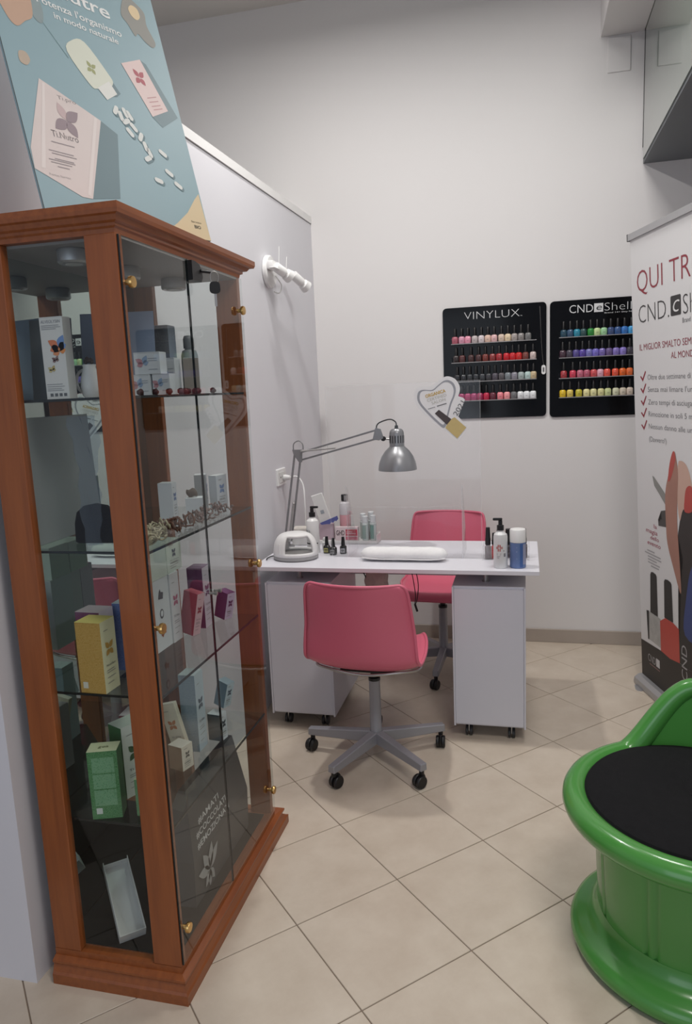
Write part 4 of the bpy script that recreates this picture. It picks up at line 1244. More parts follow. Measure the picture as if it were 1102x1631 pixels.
def tallb(label, x, y, c, hb, hc, rb, rc, kind=0):
    t = thing('base_coat_bottle', label, 'bottle', (x, y, ZT + .0042), 0, 'black capped bottles in the organiser')
    lathe('bottle_body', sheen(c), t, [(0, 0), (rb * .95, 0), (rb, .002), (rb, hb * .85), (rb * .6, hb), (0, hb)], seg=18, power=4)
    lathe('cap', MBLK, t, [(0, hb + .0003), (rc * 1.15, hb + .0003), (rc * 1.1, hb + hc * .35), (rc, hb + hc * .4), (rc * .85, hb + hc), (0, hb + hc)], seg=16, power=3 if kind else None)
    return t
tallb('grey bottle with slim black cap at the inner end of organiser', -.158, 3.12, '#8b8484', .060, .075, .013, .0105)
tallb('coral red bottle with slim black cap near the organiser corner', -.130, 3.125, '#c24a48', .060, .050, .0135, .011)
tallb('dark bottle with broad black cap behind the white spray bottle', -.108, 3.155, '#4a4548', .060, .060, .014, .016, 1)
tallb('dark bottle with broad black cap right behind the pump head', -.070, 3.155, '#4a4548', .060, .062, .014, .016, 1)
tallb('dark bottle with broad black cap behind the blue can', -.038, 3.155, '#4a4548', .060, .063, .014, .0165, 1)
tallb('dark bottle with slim black cap at the outer end of organiser', -.005, 3.155, '#4a4548', .060, .063, .012, .0085)
# white disinfectant bottle
t = pump('disinfectant_bottle', 'white disinfectant bottle with red cross print and black pump', (-.100, 2.975, ZT + .0005), .0285, .150, mat('translucent_white', '#d6d6d6', .35), flip=-1)
cy = Cyl(.0285, R(270))
MR_ = flat('#b04a44')
polys('red_cross_print', MR_, t, cy, [[(a, .088), (a + .004, .088), (a + .004, .100), (a, .100)] for a in (-.010, -.003)] + [[(a, .072), (a + .004, .072), (a + .004, .084), (a, .084)] for a in (-.010, -.003)] + [[(-.017, q), (-.008, q), (-.008, q + .003), (-.017, q + .003)] for q in (.083, .088)] + [[(.000, q), (.010, q), (.010, q + .003), (.000, q + .003)] for q in (.083, .088)], .0008)
polys('small_print', flat('#7d7d80'), t, cy, [[(-.014, q), (r_, q), (r_, q + .0018), (-.014, q + .0018)] for q, r_ in ((.062, .004), (.057, .002), (.050, .0), (.044, -.004))] + [[(.014, .050), (.022, .050), (.022, .064), (.014, .064)], [(.012, .072), (.016, .072), (.016, .077), (.012, .077)]], .0008)
# blue spray can
t = thing('spray_can', 'blue spray can with tall white cap at the desk end', 'spray can', (-.031, 2.985, ZT + .0005))
lathe('can_body', mat('blue_can_print', '#647aa8', .35, var=.15, scale=25), t, [(0, 0), (.031, 0), (.0325, .002), (.0325, .103), (.030, .106), (0, .106)], seg=32)
lathe('white_cap', MWHT, t, [(0, .1062), (.0325, .1062), (.0325, .155), (.030, .159), (.026, .160), (0, .159)], seg=32)
wrap_label(t, flat('#3f609a'), .0325, .006, .103, 285, 308, 'dark_blue_band')
wrap_label(t, flat('#9a9cb4'), .0325, .016, .100, 309, 350, 'pale_label_panel')
polys('small_print', flat('#b8c0d8'), t, Cyl(.0325, R(205)), [[(0, q), (.034, q), (.034, q + .002), (0, q + .002)] for q in (.040, .068, .071, .086)], .0009)
# things below the desk
t = thing('waste_bag', 'crumpled white paper bag hanging under the desk behind pink chair', 'bag', (-.690, 3.30, .525))
bm = bmesh.new()
bmesh.ops.create_icosphere(bm, subdivisions=3, radius=.06)
rnd = random.Random(3)
for v in bm.verts:
    k = 1 + .16 * math.sin(v.co.x * 70 + 1) * math.cos(v.co.z * 60) + .05 * rnd.random()
    v.co *= k
    v.co.y *= .5; v.co.z *= .95
    v.co.z = v.co.z + .075
mesh_obj('bag_body', bm, mat('cream_paper_bag', '#cfc6bd', .8, var=.05), t)
tube('bag_handle', MBLK, t, [(-.078, 0, .2125), (-.07, -.01, .14), (-.050, -.01, .09)], .003, 6)
tube('bag_handle', MBLK, t, [(-.020, 0, .2125), (-.026, -.01, .15), (-.030, -.012, .10)], .003, 6)
t = thing('cable_loop', 'thin black cable loop hanging under the desk top', 'cable', (-.512, 3.18, ZT - .02))
tube('cable', MBLK, t, [(0, 0, 0), (.004, 0, -.03), (.016, 0, -.10), (.024, 0, -.17), (.020, 0, -.21), (.030, 0, -.19), (.038, 0, -.12), (.026, 0, -.05), (.006, 0, -.018)], .0022, 6)
box('cable_clip', MBLK, t, -.012, .012, -.010, .010, -.022, -.0002, .003)
rod('cable_plug', MBLK, t, (.020, 0, -.21), (.030, 0, -.245), .005)

# ================================================================== CHAIRS
def chair(label, loc, rz, base_rz, seat_h=.465):
    """faces +Y locally; hub at origin"""
    t = thing('swivel_chair', label, 'chair', loc, rz, 'pink swivel chairs')
    # shell: profile (y, z) from front lip over seat up the back; half width per station
    st = [(0.222, -0.034, 0.131), (0.215, -0.012, 0.1503), (0.185, 0, 0.1727), (0.1, -0.008, 0.1998), (0, -0.02, 0.2153), (-0.09, -0.026, 0.2192), (-0.15, -0.016, 0.2212), (-0.19, 0.012, 0.2202), (-0.212, 0.055, 0.2182), (-0.226, 0.1193, 0.2144), (-0.24, 0.1868, 0.2085), (-0.254, 0.2543, 0.2027), (-0.266, 0.3074, 0.1969), (-0.273, 0.3363, 0.1872), (-0.276, 0.345, 0.1688)]
    q = spline([Vector((a, b, c)) for a, b, c in st], 3)
    NX = 17
    bm = bmesh.new()
    rows = []
    for i, p in enumerate(q):
        tpar = i / (len(q) - 1)
        row = []
        for k in range(NX):
            s = -1 + 2 * k / (NX - 1)
            x = p.z * s
            edge = abs(s) ** 3
            back = max(0, min(1, (tpar - .50) / .2))
            curl_seat = (1 - back) * .034 * edge * min(1, tpar * 5)
            wrap = back * .045 * abs(s) ** 2.2
            row.append(bm.verts.new((x, p.x + wrap, seat_h + p.y + curl_seat)))
        rows.append(row)
    for a, b in zip(rows, rows[1:]):
        for k in range(NX - 1):
            bm.faces.new((a[k], a[k + 1], b[k + 1], b[k]))
    shell = mesh_obj('seat_shell', bm, MPINK, t, smooth=True)
    sd = shell.modifiers.new('thick', 'SOLIDIFY'); sd.thickness = .006; sd.offset = 0
    # rolled rim around the shell
    rim = [v for v in ([rows_ for rows_ in []])]
    me = shell.data
    idx = lambda i, k: i * NX + k
    n = len(q)
    loop = [idx(0, k) for k in range(NX)] + [idx(i, NX - 1) for i in range(1, n)] + [idx(n - 1, k) for k in range(NX - 2, -1, -1)] + [idx(i, 0) for i in range(n - 2, 0, -1)]
    bm = bmesh.new()
    tube_bm(bm, [me.vertices[i].co.copy() for i in loop], .0065, 8, True)
    mesh_obj('shell_rim', bm, MPINK, t, smooth=True)
    bm = bmesh.new()
    bx(bm, -.11, .11, -.11, .11, seat_h - .046, seat_h - .034, .004)
    mesh_obj('seat_plate', bm, MBLK, t)
    bm = bmesh.new()
    tube_bm(bm, spline([(-.165, .10, seat_h - .020), (-.195, 0, seat_h - .026), (-.205, -.10, seat_h - .018), (-.155, -.165, seat_h - .010), (0, -.172, seat_h - .030), (.155, -.165, seat_h - .010), (.205, -.10, seat_h - .018), (.195, 0, seat_h - .026), (.165, .10, seat_h - .020)], 4), .006, 8)
    mesh_obj('support_wire', bm, MSTEEL, t, smooth=True)
    lathe('gas_lift', MBLK, t, [(0, .34), (.024, .34), (.024, .352), (.015, .354), (.015, seat_h - .046), (0, seat_h - .046)], seg=20)
    lathe('column', MBASE, t, [(0, .085), (.026, .085), (.026, .105), (.024, .11), (.0225, .335), (.024, .3398), (0, .3398)], seg=24)
    for k in range(5):
        a = base_rz + k * 2 * math.pi / 5
        mt = Matrix.Rotation(a, 4, 'Z')
        bm = bmesh.new()
        P0 = [(.020, .020, .122), (.300, .016, .098)]
        vs = []
        for x, w, z in P0:
            hh = .050 if x < .1 else .030
            for yy, zz in ((-w, z - hh), (w, z - hh), (w * .9, z), (-w * .9, z)):
                vs.append(bm.verts.new((x, yy, zz)))
        for i in range(4):
            bm.faces.new((vs[i], vs[(i + 1) % 4], vs[4 + (i + 1) % 4], vs[4 + i]))
        bm.faces.new(vs[:4]); bm.faces.new(vs[4:])
        bmesh.ops.bevel(bm, geom=list(bm.edges), offset=.003, segments=1, affect='EDGES')
        bmesh.ops.transform(bm, matrix=mt, verts=bm.verts)
        leg = mesh_obj('leg', bm, MBASE, t)
        # castor
        c = mt @ Vector((.285, 0, 0))
        sw = a + 1.1 + k * 1.7
        ct = Matrix.Translation((c.x, c.y, 0)) @ Matrix.Rotation(sw, 4, 'Z')
        bm = bmesh.new()
        for s in (-1, 1):
            lathe_bm(bm, [(0, -.0075), (.022, -.0075), (.025, -.004), (.025, .004), (.022, .0075), (0, .0075)], 20, ct @ Matrix.Translation((-.012, s * .0115, .0252)) @ Euler((math.pi / 2, 0, 0)).to_matrix().to_4x4())
        cw = mesh_obj('castor_wheel', bm, MBLK, t, smooth=True, autosmooth=40)
        bm = bmesh.new()
        lathe_bm(bm, [(0, -.0035), (.027, -.0035), (.029, 0), (.027, .0035), (0, .0035)], 20, ct @ Matrix.Translation((-.010, 0, .030)) @ Euler((math.pi / 2, 0, 0)).to_matrix().to_4x4())
        lathe_bm(bm, [(0, .05), (.010, .05), (.010, .072), (0, .072)], 10, Matrix.Translation((c.x, c.y, 0)))
        mesh_obj('castor_housing', bm, MBLK, cw, smooth=True, autosmooth=40)
    return t
chair('pink plastic swivel chair with its back turned, in front of the white desk', (-.598, 2.735, 0), R(-3), R(30 + 3), .457)
chair('pink plastic swivel chair behind the desk facing forward against the wall', (-.430, 3.750, 0), R(176), R(20), .470)

# ================================================================== POLISH RACKS
MLIP = glass_mat('grey_acrylic_lip', (0.6, 0.6, 0.62), 1.5, 0.2, ('#b9b7b8', 0.55))
def rack(label, x0, x1, z0, z1, shelves, sx0, sx1):
    t = thing('polish_rack', label, 'wall rack', (0, YB, 0))
    r_ = .022
    pts = []
    for cx, cz, a0 in ((x1 - r_, z1 - r_, 0), (x0 + r_, z1 - r_, 90), (x0 + r_, z0 + r_, 180), (x1 - r_, z0 + r_, 270)):
        for i in range(5):
            a = R(a0 + 22.5 * i)
            pts.append((cx + r_ * math.cos(a), cz + r_ * math.sin(a)))
    plate('rack_panel', MBLKG, t, Plane((0, -.004, 0), (1, 0, 0), (0, 0, 1)), pts, .006)
    for z in shelves:
        s = box('shelf', MACRY, t, sx0, sx1, -.050, -.0105, z - .003, z)
        box('shelf_lip', MLIP, s, sx0, sx1, -.0525, -.0502, z - .003, z + .0012)
        box('shelf_end', MACRY, s, sx0, sx0 + .002, -.050, -.0105, z + .0002, z + .03)
        box('shelf_end', MACRY, s, sx1 - .002, sx1, -.050, -.0105, z + .0002, z + .03)
    return t
YK = YB
s1 = [1.732, 1.629, 1.523, 1.417]
R1 = rack('black wall rack of polishes beside the heart sticker', -.450, .113, 1.316, 1.932, s1, -.402, .060)
s2 = [1.735, 1.627, 1.518, 1.415]
R2 = rack('black wall rack of polishes next to the roll-up banner', .131, .690, 1.308, 1.930, s2, .178, .645)
MLT = flat('#d5d5d6')
plr = Plane((0, -.0102, 0), (1, 0, 0), (0, 0, 1))
text(R1, 'VINYLUX', MLT, plr, -.330, 1.864, w=.300, h=.044, bold=-.022)
text(R1, 'TM', MLT, plr, -.026, 1.865, w=.010, h=.005)
text(R2, 'CND', MLT, plr, .232, 1.862, w=.122, h=.044, bold=-.006)
poly('logo_square', MLT, R2, plr, [(.359, 1.860), (.405, 1.860), (.405, 1.905), (.359, 1.905)])
text(R2, 'e', flat('#1c1c1e'), plr, .368, 1.870, w=.028, h=.034, lift=.0014, slant=.25)
text(R2, 'Shellac', MLT, plr, .412, 1.864, w=.205, h=.044, bold=-.022)
text(R2, 'Brand 14+ Day Nail Color', MLT, plr, .412, 1.850, w=.205, h=.007)
# hanging tag on the first rack
t = thing('swing_tag', 'small white oval tag hanging on a thread at the rack edge', 'tag', (.098, YB - .016, 1.57))
plate('tag_plate', MWHT, t, Plane((0, 0, 0), (1, 0, 0), (0, 0, 1)), [(-.011, -.018), (-.005, -.025), (.005, -.025), (.011, -.018), (.011, .018), (.005, .025), (-.005, .025), (-.011, .018)], .003)
tube('tag_thread', MSTEEL, t, [(0, 0, .024), (-.010, 0, .12), (-.020, .002, .34)], .0009, 5)
polys('tag_print', flat('#5c5c5e'), t, Plane((0, -.0032, 0), (1, 0, 0), (0, 0, 1)), [[(-.004, -.012), (.004, -.012), (.004, .012), (-.004, .012)]])
# bottles
bb = bmesh.new()
lathe_bm(bb, [(0, 0), (.0158, 0), (.0170, .0015), (.0170, .030), (.0156, .036), (.0110, .0395), (.0075, .0405), (0, .0405)], 16, None, 1, .9, 3.2)
ME_BODY = mesh_obj('polish_body', bb, MWHT, None, smooth=True, autosmooth=40)
bb = bmesh.new()
lathe_bm(bb, [(0, .0407), (.0078, .0407), (.0080, .044), (.0066, .083), (.0055, .0845), (0, .0845)], 12)
ME_CAP = mesh_obj('polish_cap', bb, MBLK, None, smooth=True, autosmooth=40)
bb = bmesh.new()
f = bb.faces.new([bb.verts.new(p) for p in ((-.006, -.0157, .012), (.006, -.0157, .012), (.006, -.0157, .020), (-.006, -.0157, .020))])
ME_LAB = mesh_obj('polish_label', bb, flat('#bdb7b5'), None)
body_me, cap_me, lab_me = ME_BODY.data, ME_CAP.data, ME_LAB.data
for o in (ME_BODY, ME_CAP, ME_LAB):
    bpy.data.objects.remove(o, do_unlink=True)
ORD = ['first', 'second', 'third', 'fourth', 'fifth', 'sixth', 'seventh', 'eighth', 'ninth', 'tenth', 'eleventh', 'twelfth', 'thirteenth', 'fourteenth']
ROWN = ['top', 'second', 'third', 'bottom']
def cname(h):
    r, g_, b = [int(h[i:i + 2], 16) / 255 for i in (1, 3, 5)]
    mx, mn = max(r, g_, b), min(r, g_, b)
    v, s = mx, (0 if mx == 0 else (mx - mn) / mx)
    if s < .13:
        return 'white' if v > .85 else 'pale grey' if v > .65 else 'grey' if v > .4 else 'blackish'
    import colorsys
    hue = colorsys.rgb_to_hsv(r, g_, b)[0] * 360
    nm = 'red' if hue < 12 or hue > 352 else 'orange' if hue < 30 else 'yellow' if hue < 66 else 'green' if hue < 160 else 'teal' if hue < 198 else 'blue' if hue < 242 else 'violet' if hue < 290 else 'pink'
    pre = 'dark ' if v < .42 else 'pale ' if s < .35 and v > .6 else 'dusty ' if s < .5 else 'bright ' if v > .75 else ''
    if nm == 'orange' and s < .35:
        nm = 'beige'
    return pre + nm
def polish(x, z, colr, label, group):
    t = thing('polish_bottle', label, 'nail polish', (x, YB - .031, z + .0003), R(random.uniform(-6, 6)), group)
    b_ = bpy.data.objects.new('bottle_body', body_me); COL.objects.link(b_); b_.parent = t
    b_.material_slots[0].link = 'OBJECT'
    b_.material_slots[0].material = sheen(colr, .18)
    c_ = bpy.data.objects.new('cap', cap_me); COL.objects.link(c_); c_.parent = t
    l_ = bpy.data.objects.new('label', lab_me); COL.objects.link(l_); l_.parent = t
    l_.material_slots[0].link = 'OBJECT'
    rgb = [int(colr[i:i + 2], 16) for i in (1, 3, 5)]
    l_.material_slots[0].material = flat('#%02x%02x%02x' % tuple(int(v * .82) for v in rgb))
data1 = [
    ([-.381, -.344, -.310, -.272, -.236, -.200, -.166, -.127, -.092, -.057, -.022, .016], ['#b06070', '#d79ab0', '#e79ab0', '#bfb3b3', '#d8cccf', '#e0bfae', '#e0b7b7', '#d8c2b0', '#e4cfae', '#a9a09c', '#8f8a88', '#767676']),
    ([-.376, -.343, -.294, -.252, -.215, -.176, -.140, -.101, -.067, -.034, .002, .042], ['#332a2a', '#5a3434', '#4a3030', '#4c2f30', '#7a3a34', '#8f3a3a', '#a83238', '#c4202c', '#c8242c', '#c82a28', '#7a4038', '#cbb9b5']),
    ([-.372, -.337, -.302, -.268, -.233, -.198, -.163, -.128, -.093, -.058, -.022, .014, .044], ['#2b2c30', '#303236', '#33363a', '#303338', '#3a3d42', '#3a3b40', '#55505a', '#5c585c', '#7e858a', '#8c8a94', '#a8b4b2', '#b9cfcb', '#c8b38e']),
    ([-.376, -.341, -.306, -.271, -.236, -.201, -.163, -.126, -.089, -.053, -.017, .022], ['#8a3058', '#a03060', '#b03a6a', '#a8386a', '#a02f58', '#c2284a', '#6a2a3a', '#f08a94', '#f4a0a4', '#707072', '#e4e6e8', '#e8eaec'])]
data1[3][0].append(.044 + .0125 - .0005); data1[3][1].append('#e8eaec')
data1[3][0][-1] = .0425 + .013
data1[3][0][:] = [-.383, -.349, -.315, -.281, -.247, -.212, -.176, -.136, -.099, -.062, -.026, .008, .042]
for ri, (xs, cs) in enumerate(data1):
    for i, (x, c) in enumerate(zip(xs, cs)):
        polish(x, s1[ri], c, '%s polish bottle, %s from left, %s shelf of heart sticker rack' % (cname(c), ORD[i], ROWN[ri]), 'polishes on the %s shelf of the rack by the heart sticker' % ROWN[ri])
data2 = [
    ([.202, .236, .271, .304, .341, .374, .408, .443, .478, .512], ['#26485a', '#3a5470', '#2f8aa4', '#2f5050', '#2f8a3a', '#c6dc9e', '#a0d0a0', '#40527e', '#3a5a90', '#3a78c4']),
    ([.198, .233, .267, .300, .334, .367, .401, .436, .471, .506], ['#4a3440', '#4a4450', '#5a5090', '#5a48a0', '#7a78b8', '#7a70c8', '#7868b0', '#6a5888', '#8878c0', '#9080cc']),
    ([.204, .251, .289, .324, .359, .393, .428, .469, .506], ['#a83a40', '#d04058', '#c46a80', '#b85a70', '#d4565a', '#e0a8b8', '#e85a4c', '#e85a40', '#e86a28']),
    ([.199, .237, .283, .323, .359, .397, .433, .473, .509], ['#e0bc28', '#dcc460', '#c8bc40', '#e4dca0', '#dcd8a0', '#d8d49a', '#ccd49a', '#d8d8b8', '#d8ccb8'])]
ext = [('#4aa0d8', .546), ('#45404c', .540), ('#e87038', .541), ('#d8c8b8', .544)]
for ri, (xs, cs) in enumerate(data2):
    xs = xs + [ext[ri][1]]; cs = cs + [ext[ri][0]]
    for i, (x, c) in enumerate(zip(xs, cs)):
        polish(x, s2[ri], c, '%s polish bottle, %s from left, %s shelf of banner rack' % (cname(c), ORD[i], ROWN[ri]), 'polishes on the %s shelf of the rack by the banner' % ROWN[ri])

# ================================================================== ROLL-UP BANNER
BA = Vector((.565, 3.676, 0))
bd = Vector((math.cos(R(-74)), math.sin(R(-74)), 0)); bw = Vector((-.102, -.004, 2.12)).normalized()
Bn = thing('rollup_banner', 'white roll-up banner with red and black lettering beside the polish rack', 'banner', BA)
pl = Plane((0, 0, 0), bd, bw)
bnrm = pl.n
MB_ = mat('banner_white', '#d9d8d8', .55, var=.01)
plate('banner_sheet', MB_, Bn, Plane(-bnrm * .001, bd, bw), [(.003, .045), (.845, .045), (.845, 2.122), (.003, 2.122)], .001)
plate('top_bar', MALU, Bn, Plane(-bnrm * .012, bd, bw), [(-.002, 2.119), (.850, 2.119), (.850, 2.147), (-.002, 2.147)], .022)
plate('bar_end_cap', MBLK, Bn, Plane(-bnrm * .013, bd, bw), [(-.007, 2.117), (-.0022, 2.117), (-.0022, 2.149), (-.007, 2.149)], .024)
bm = bmesh.new()
prof = [(-.040, .004), (-.043, .018), (-.040, .036), (-.022, .050), (.0, .053), (.022, .050), (.040, .036), (.043, .018), (.040, .004)]
A = [bm.verts.new(-bd * .004 + bnrm * a + Vector((0, 0, b))) for a, b in prof]
B = [bm.verts.new(bd * .855 + bnrm * a + Vector((0, 0, b))) for a, b in prof]
for i in range(len(prof)):
    bm.faces.new((A[i], A[(i + 1) % len(prof)], B[(i + 1) % len(prof)], B[i]))
bm.faces.new(A); bm.faces.new(B)
mesh_obj('base_cassette', bm, MALU, Bn)
bm = bmesh.new()
plate_bm(bm, Plane(Vector((0, 0, .0036)), bd, bnrm), [(.020, .02), (.085, .02), (.100, .050), (.090, .066), (.070, .066), (.02, .050)], .003)
mesh_obj('swing_foot', bm, MALU, Bn)
rod('support_pole', MALU, Bn, bd * .425 - bnrm * .020 + Vector((0, 0, .05)), bd * .425 - bnrm * .020 + bw * 2.12, .007)
MRD = flat('#8e3440'); MDK = flat('#3a3839'); MGY = flat('#747376')
text(Bn, 'QUI TROVI', MRD, pl, .063, 1.882, w=.715, h=.099, bold=-.012)
text(Bn, 'CND.', MDK, pl, .072, 1.746, w=.285, h=.083, bold=-.018)
poly('logo_square', MDK, Bn, pl, [(.371, 1.752), (.377, 1.748), (.452, 1.748), (.457, 1.753), (.457, 1.822), (.452, 1.828), (.377, 1.828), (.371, 1.823)])
text(Bn, 'c', flat('#e0dfdf'), pl, .386, 1.762, w=.050, h=.076, lift=.0014, slant=.3, bold=-.01)
text(Bn, 'Shellac', MDK, pl, .474, 1.746, w=.30, h=.083, bold=-.018)
text(Bn, 'Brand 14+ Day Nail Color', MGY, pl, .467, 1.714, w=.30, h=.020)
text(Bn, 'IL MIGLIOR SMALTO SEMIPERMANENTE', MRD, pl, .072, 1.626, w=.735, h=.029, bold=-.002)
text(Bn, 'AL MONDO', MRD, pl, .366, 1.578, w=.215, h=.028, bold=-.002)
for k, z in enumerate((1.494, 1.439, 1.384, 1.330, 1.274)):
    poly('check_mark', flat('#8e2a38'), Bn, pl, [(.070 - k * .001, z + .015), (.080 - k * .001, z + .018), (.094, z + .006), (.122, z + .040), (.130, z + .036), (.096, z - .008)])
for s_, z, w_ in (('Oltre due settimane di durata', 1.494, .50), ("Senza mai limare l'unghia", 1.440, .47), ('Zero tempi di asciugatura', 1.384, .46), ('Rimozione in soli 5 minuti', 1.331, .47), ('Nessun danno alle unghie', 1.276, .46), ('(Davvero!)', 1.218, .165)):
    text(Bn, s_, MGY, pl, .145, z, w=w_, h=.024, bold=-.006)
MSKN = mat('printed_skin', '#a5796a', .55, var=.12, scale=12)
MSKL = mat('printed_skin_light', '#c9a797', .55, var=.06, scale=10)
MNAIL = mat('printed_red_nail', '#b3453c', .4, var=.08, scale=20)
poly('arm_print', flat('#33302f'), Bn, pl, [(.379, .254), (.418, .642), (.436, .736), (.395, .831), (.43, .95), (.56, .97), (.70, .80), (.72, .40), (.62, .254)], .0008)
poly('dress_print', flat('#3d4a7c'), Bn, pl, [(.44, .40), (.455, .56), (.51, .72), (.60, .70), (.66, .50), (.62, .40)], .0011, 4)
poly('finger_print', MSKL, Bn, pl, [(.407, 1.132), (.43, 1.155), (.48, 1.14), (.515, 1.08), (.525, 1.00), (.445, .95), (.414, .90), (.395, 1.0)], .0010, 5)
poly('finger_print', MSKN, Bn, pl, [(.373, 1.186), (.325, 1.09), (.298, 1.030), (.287, .969), (.290, .86), (.300, .775), (.350, .675), (.412, .575), (.408, .70), (.395, .831), (.392, .93), (.400, 1.02), (.407, 1.10), (.392, 1.165)], .0013, 4)
poly('nail_print', MNAIL, Bn, pl, [(.373, 1.192), (.388, 1.165), (.372, 1.12), (.345, 1.072), (.320, 1.056), (.328, 1.110), (.350, 1.165)], .0017, 4)
poly('nail_print', MNAIL, Bn, pl, [(.475, 1.045), (.517, 1.058), (.535, 1.01), (.520, .955), (.460, .944), (.458, .99)], .0017, 4)
poly('tool_print', flat('#8a8a86'), Bn, pl, [(.168, 1.063), (.186, 1.059), (.290, .995), (.290, .945), (.235, .985), (.184, 1.020)], .0010)
poly('tool_print', flat('#4a4846'), Bn, pl, [(.245, .913), (.300, .925), (.300, .848), (.217, .840), (.214, .868), (.230, .860), (.238, .876), (.251, .872)], .0010)
text(Bn, 'la', flat('#a03850'), pl, .17, .820, w=.03, h=.02)
text(Bn, 'magia', flat('#a03850'), pl, .088, .790, w=.115, h=.022, slant=.2)
text(Bn, 'dello', flat('#a03850'), pl, .130, .762, w=.085, h=.020, slant=.2)
text(Bn, 'evento', flat('#a03850'), pl, .100, .733, w=.130, h=.022, slant=.2)
polys('small_print', flat('#a3a2a4'), Bn, pl, [[(a, z), (b, z), (b, z + .006), (a, z + .006)] for a, b, z in ((.095, .17, .70), (.07, .23, .686), (.10, .235, .672), (.10, .19, .658), (.10, .22, .644), (.13, .21, .630))])
poly('bottle_print', mat('printed_silver', '#a8a7a4', .4, var=.3, scale=25), Bn, pl, [(.074, .395), (.100, .402), (.215, .40), (.209, .258), (.081, .262)], .0010)
poly('bottle_side_print', flat('#2b2928'), Bn, pl, [(.071, .40), (.098, .405), (.094, .262), (.081, .258)], .0013)
poly('bottle_cap_print', flat('#2f2d2c'), Bn, pl, [(.121, .589), (.130, .603), (.150, .607), (.178, .603), (.186, .594), (.188, .402), (.112, .402)], .0011)
poly('bottle_print', mat('printed_coral_red', '#b8453c', .4, var=.05, scale=10), Bn, pl, [(.210, .390), (.262, .420), (.340, .420), (.388, .408), (.391, .253), (.300, .240), (.212, .246)], .0012)
poly('bottle_cap_print', flat('#2f2d2c'), Bn, pl, [(.258, .592), (.268, .604), (.294, .607), (.320, .603), (.328, .594), (.336, .422), (.254, .420)], .0011)
poly('bottom_band_print', MBARBLK, Bn, pl, [(.003, .050), (.845, .050), (.845, .256), (.391, .253), (.212, .246), (.003, .233)], .0008)
text(Bn, 'CND', flat('#b0aeb0'), pl, .076, .150, w=.078, h=.038, lift=.0012, bold=-.01)
poly('logo_square', flat('#c8c6c8'), Bn, pl, [(.160, .150), (.196, .150), (.196, .190), (.160, .190)], .0012)
polys('small_print', flat('#8a6a6a'), Bn, pl, [[(.09, .135), (.195, .135), (.195, .140), (.09, .140)]], .0012)
text(Bn, 'CND', flat('#a5a3a5'), Plane(bd * .455 + bw * .19, bw, -bd), 0, 0, w=.16, h=.05, lift=.0014)

# ================================================================== GREEN TUB CHAIR
G = thing('tub_chair', 'glossy green plastic tub chair with round black seat cushion', 'chair', (.43, 1.88, 0))
lathe('flared_base', MGREEN, G, [(0, 0), (.288, 0), (.302, .006), (.311, .020), (.312, .034), (.306, .048), (.292, .058), (.272, .064), (.256, .074), (.247, .088), (.242, .105), (.241, .108), (0, .108)], seg=72, auto=60)
NB = 72
bm = bmesh.new()
rings = []
gro = [R(-163), R(-127.5), R(-121.5)] + [R(-127.5 + 60 * k) for k in range(1, 6)] + [R(-121.5 + 60 * k) for k in range(1, 6)]
ang = sorted(set([2 * math.pi * i / 240 for i in range(240)]))
for z in (.106, .16, .22, .28, .34, .386):
    ring = []
    for a in ang:
        dmin = min(abs((a - g_ + math.pi) % (2 * math.pi) - math.pi) for g_ in gro)
        r_ = .240 + .014 * (z - .106) / .28 - (.007 * max(0, 1 - dmin / .020))
        ring.append(bm.verts.new((r_ * math.cos(a), r_ * math.sin(a), z)))
    rings.append(ring)
for a, b in zip(rings, rings[1:]):
    for i in range(len(ang)):
        bm.faces.new((a[i], a[(i + 1) % len(ang)], b[(i + 1) % len(ang)], b[i]))
mesh_obj('tub_wall', bm, MGREEN, G, smooth=True)
def rimz(a):
    d = abs((math.degrees(a) - 62 + 180) % 360 - 180)
    s = max(0, min(1, (58 - d) / 40))
    s = s * s * (3 - 2 * s)
    return .402 + .198 * s, s
bm = bmesh.new()
pts = []
radii = []
for i in range(144):
    a = 2 * math.pi * i / 144
    z, s = rimz(a)
    r_ = .302 + .012 * s
    pts.append((r_ * math.cos(a), r_ * math.sin(a), z)); radii.append(.034 - .006 * s)
tube_bm(bm, pts, .034, 16, True, radii)
mesh_obj('rolled_rim', bm, MGREEN, G, smooth=True)
# back shell below the raised rim (outer and inner skins) and seat pan
bm = bmesh.new()
gi = []
for i in range(97):
    a = R(-10 + 144 * i / 96)
    z, s = rimz(a)
    col = []
    for j in range(9):
        t_ = j / 8
        zz = .385 + (z - .385) * t_
        col.append(bm.verts.new(((.296 + .014 * s * t_) * math.cos(a), (.296 + .014 * s * t_) * math.sin(a), zz)))
    gi.append(col)
for a, b in zip(gi, gi[1:]):
    for j in range(8):
        bm.faces.new((a[j], b[j], b[j + 1], a[j + 1]))
o = mesh_obj('back_shell', bm, MGREEN, G, smooth=True)
sd = o.modifiers.new('thick', 'SOLIDIFY'); sd.thickness = .022; sd.offset = 0
lathe('seat_pan', MGREEN, G, [(0, .380), (.296, .380), (.300, .392), (.26, .398), (0, .398)], seg=64)
lathe('seat_cushion', MBLKF, G, [(0, .3985), (.268, .3985), (.279, .408), (.282, .420), (.274, .432), (.24, .440), (.14, .444), (.05, .440), (.016, .432), (0, .430)], seg=64)
lathe('cushion_button', MBLKF, G, [(0, .4305), (.016, .4325), (.012, .437), (0, .438)], seg=16)

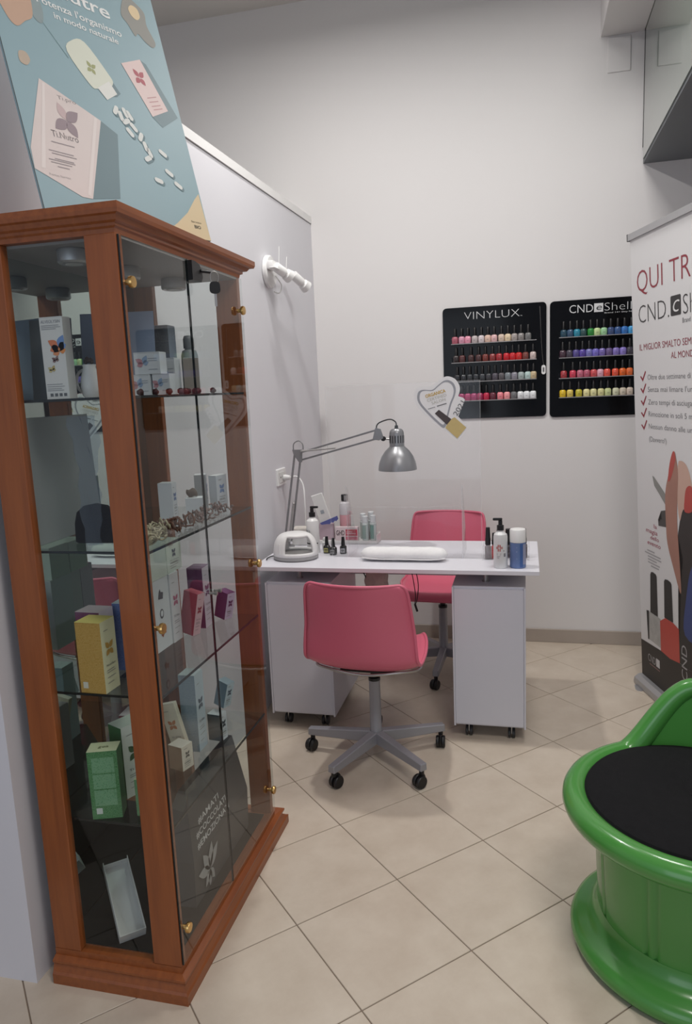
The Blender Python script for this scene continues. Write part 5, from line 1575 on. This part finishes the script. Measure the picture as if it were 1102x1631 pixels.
# ================================================================== WALL SPOTLIGHTS AND SOCKET
SP = thing('wall_spotlight', 'white twin spotlight fitting on the partition wall', 'wall lamp', (-1.205, 3.455, 2.075))
bm = bmesh.new()
ry = Euler((0, math.pi / 2, 0)).to_matrix().to_4x4()
lathe_bm(bm, [(0, -.004), (.076, -.004), (.076, .012), (.070, .018), (0, .018)], 36, Matrix.Translation((0, .015, .010)) @ ry)
mesh_obj('wall_plate', bm, MWHT, SP, smooth=True, autosmooth=40)
bm = bmesh.new()
bx(bm, .0185, .052, -.060, .012, .010, .050, .006, 2)
mesh_obj('junction_block', bm, MWHT, SP, smooth=True, autosmooth=40)
def spot(p0, p1):
    d = (Vector(p1) - Vector(p0)); L = d.length
    mt = Matrix.Translation(p0) @ d.to_track_quat('Z', 'Y').to_matrix().to_4x4()
    bm = bmesh.new()
    lathe_bm(bm, [(0, 0), (.020, 0), (.023, .004), (.023, L * .60), (.017, L * .63), (.017, L * .68), (.027, L * .74), (.032, L), (0, L)], 24, mt)
    s_ = mesh_obj('spot_head', bm, MWHT, SP, smooth=True, autosmooth=40)
    bm = bmesh.new()
    lathe_bm(bm, [(0, L + .0003), (.027, L + .0003), (.025, L + .002), (0, L + .0025)], 20, mt)
    mesh_obj('lens', bm, mat('spot_lens_grey', '#9b9b9b', .25), s_)
    return s_
spot((.055, -.045, .022), (.100, .035, -.018))
spot((.060, .215, .020), (.105, .300, -.035))
tube('spot_arm', MWHT, SP, [(.040, .0, .02), (.050, .10, .012), (.062, .225, .014)], .007, 8)
bm = bmesh.new(); bx(bm, .050, .078, -.120, -.040, .004, .009, .002); mesh_obj('clip_plate', bm, MWHT, SP)
for (y, z0, z1) in ((.012, .02, .125), (.125, .03, .095)):
    rod('wire_aerial', MWHT, SP, (.055, y, z0), (.058, y + .012, z1), .0016)
tube('loop_wire', MWHT, SP, [(.03, .03, -.01), (.045, .07, -.05), (.03, .075, -.085), (.012, .05, -.08)], .003, 6)
SK = thing('wall_socket', 'white wall socket on the partition above the desk', 'socket', (-1.2125, 3.485, 1.082))
box('socket_plate', MWHT, SK, -.002, .012, -.062, .062, -.040, .045, .003)
box('socket_face', MOFFW, SK, .0122, .015, -.045, .045, -.025, .030, .002)
for y in (-.022, .022):
    lathe('socket_hole', MBLK, SK, [(0, .0151), (.006, .0151), (.006, .0154), (0, .0154)], (0, y, .002), 12, rot=None) if False else None
bm = bmesh.new()
for y in (-.03, .0, .03):
    lathe_bm(bm, [(0, .0152), (.005, .0152), (.005, .0158), (0, .0158)], 10, Matrix.Translation((0, y, .003)) @ ry)
mesh_obj('socket_holes', bm, MBLK, SK)
PC = thing('plug_cable', 'white plug with white cable running from wall socket to the desk', 'cable', (-1.1965, 3.485, 1.085))
bm = bmesh.new(); lathe_bm(bm, [(0, .0005), (.015, .0005), (.016, .010), (.011, .035), (0, .036)], 16, Matrix.Translation((0, .012, -.006)) @ ry)
mesh_obj('plug', bm, MWHT, PC, smooth=True, autosmooth=40)
tube('cable', MWHT, PC, [(.034, .012, -.006), (.07, .02, -.004), (.105, .0, -.045), (.115, -.02, -.13), (.112, -.012, -.25), (.100, -.005, -.323)], .0042, 8)
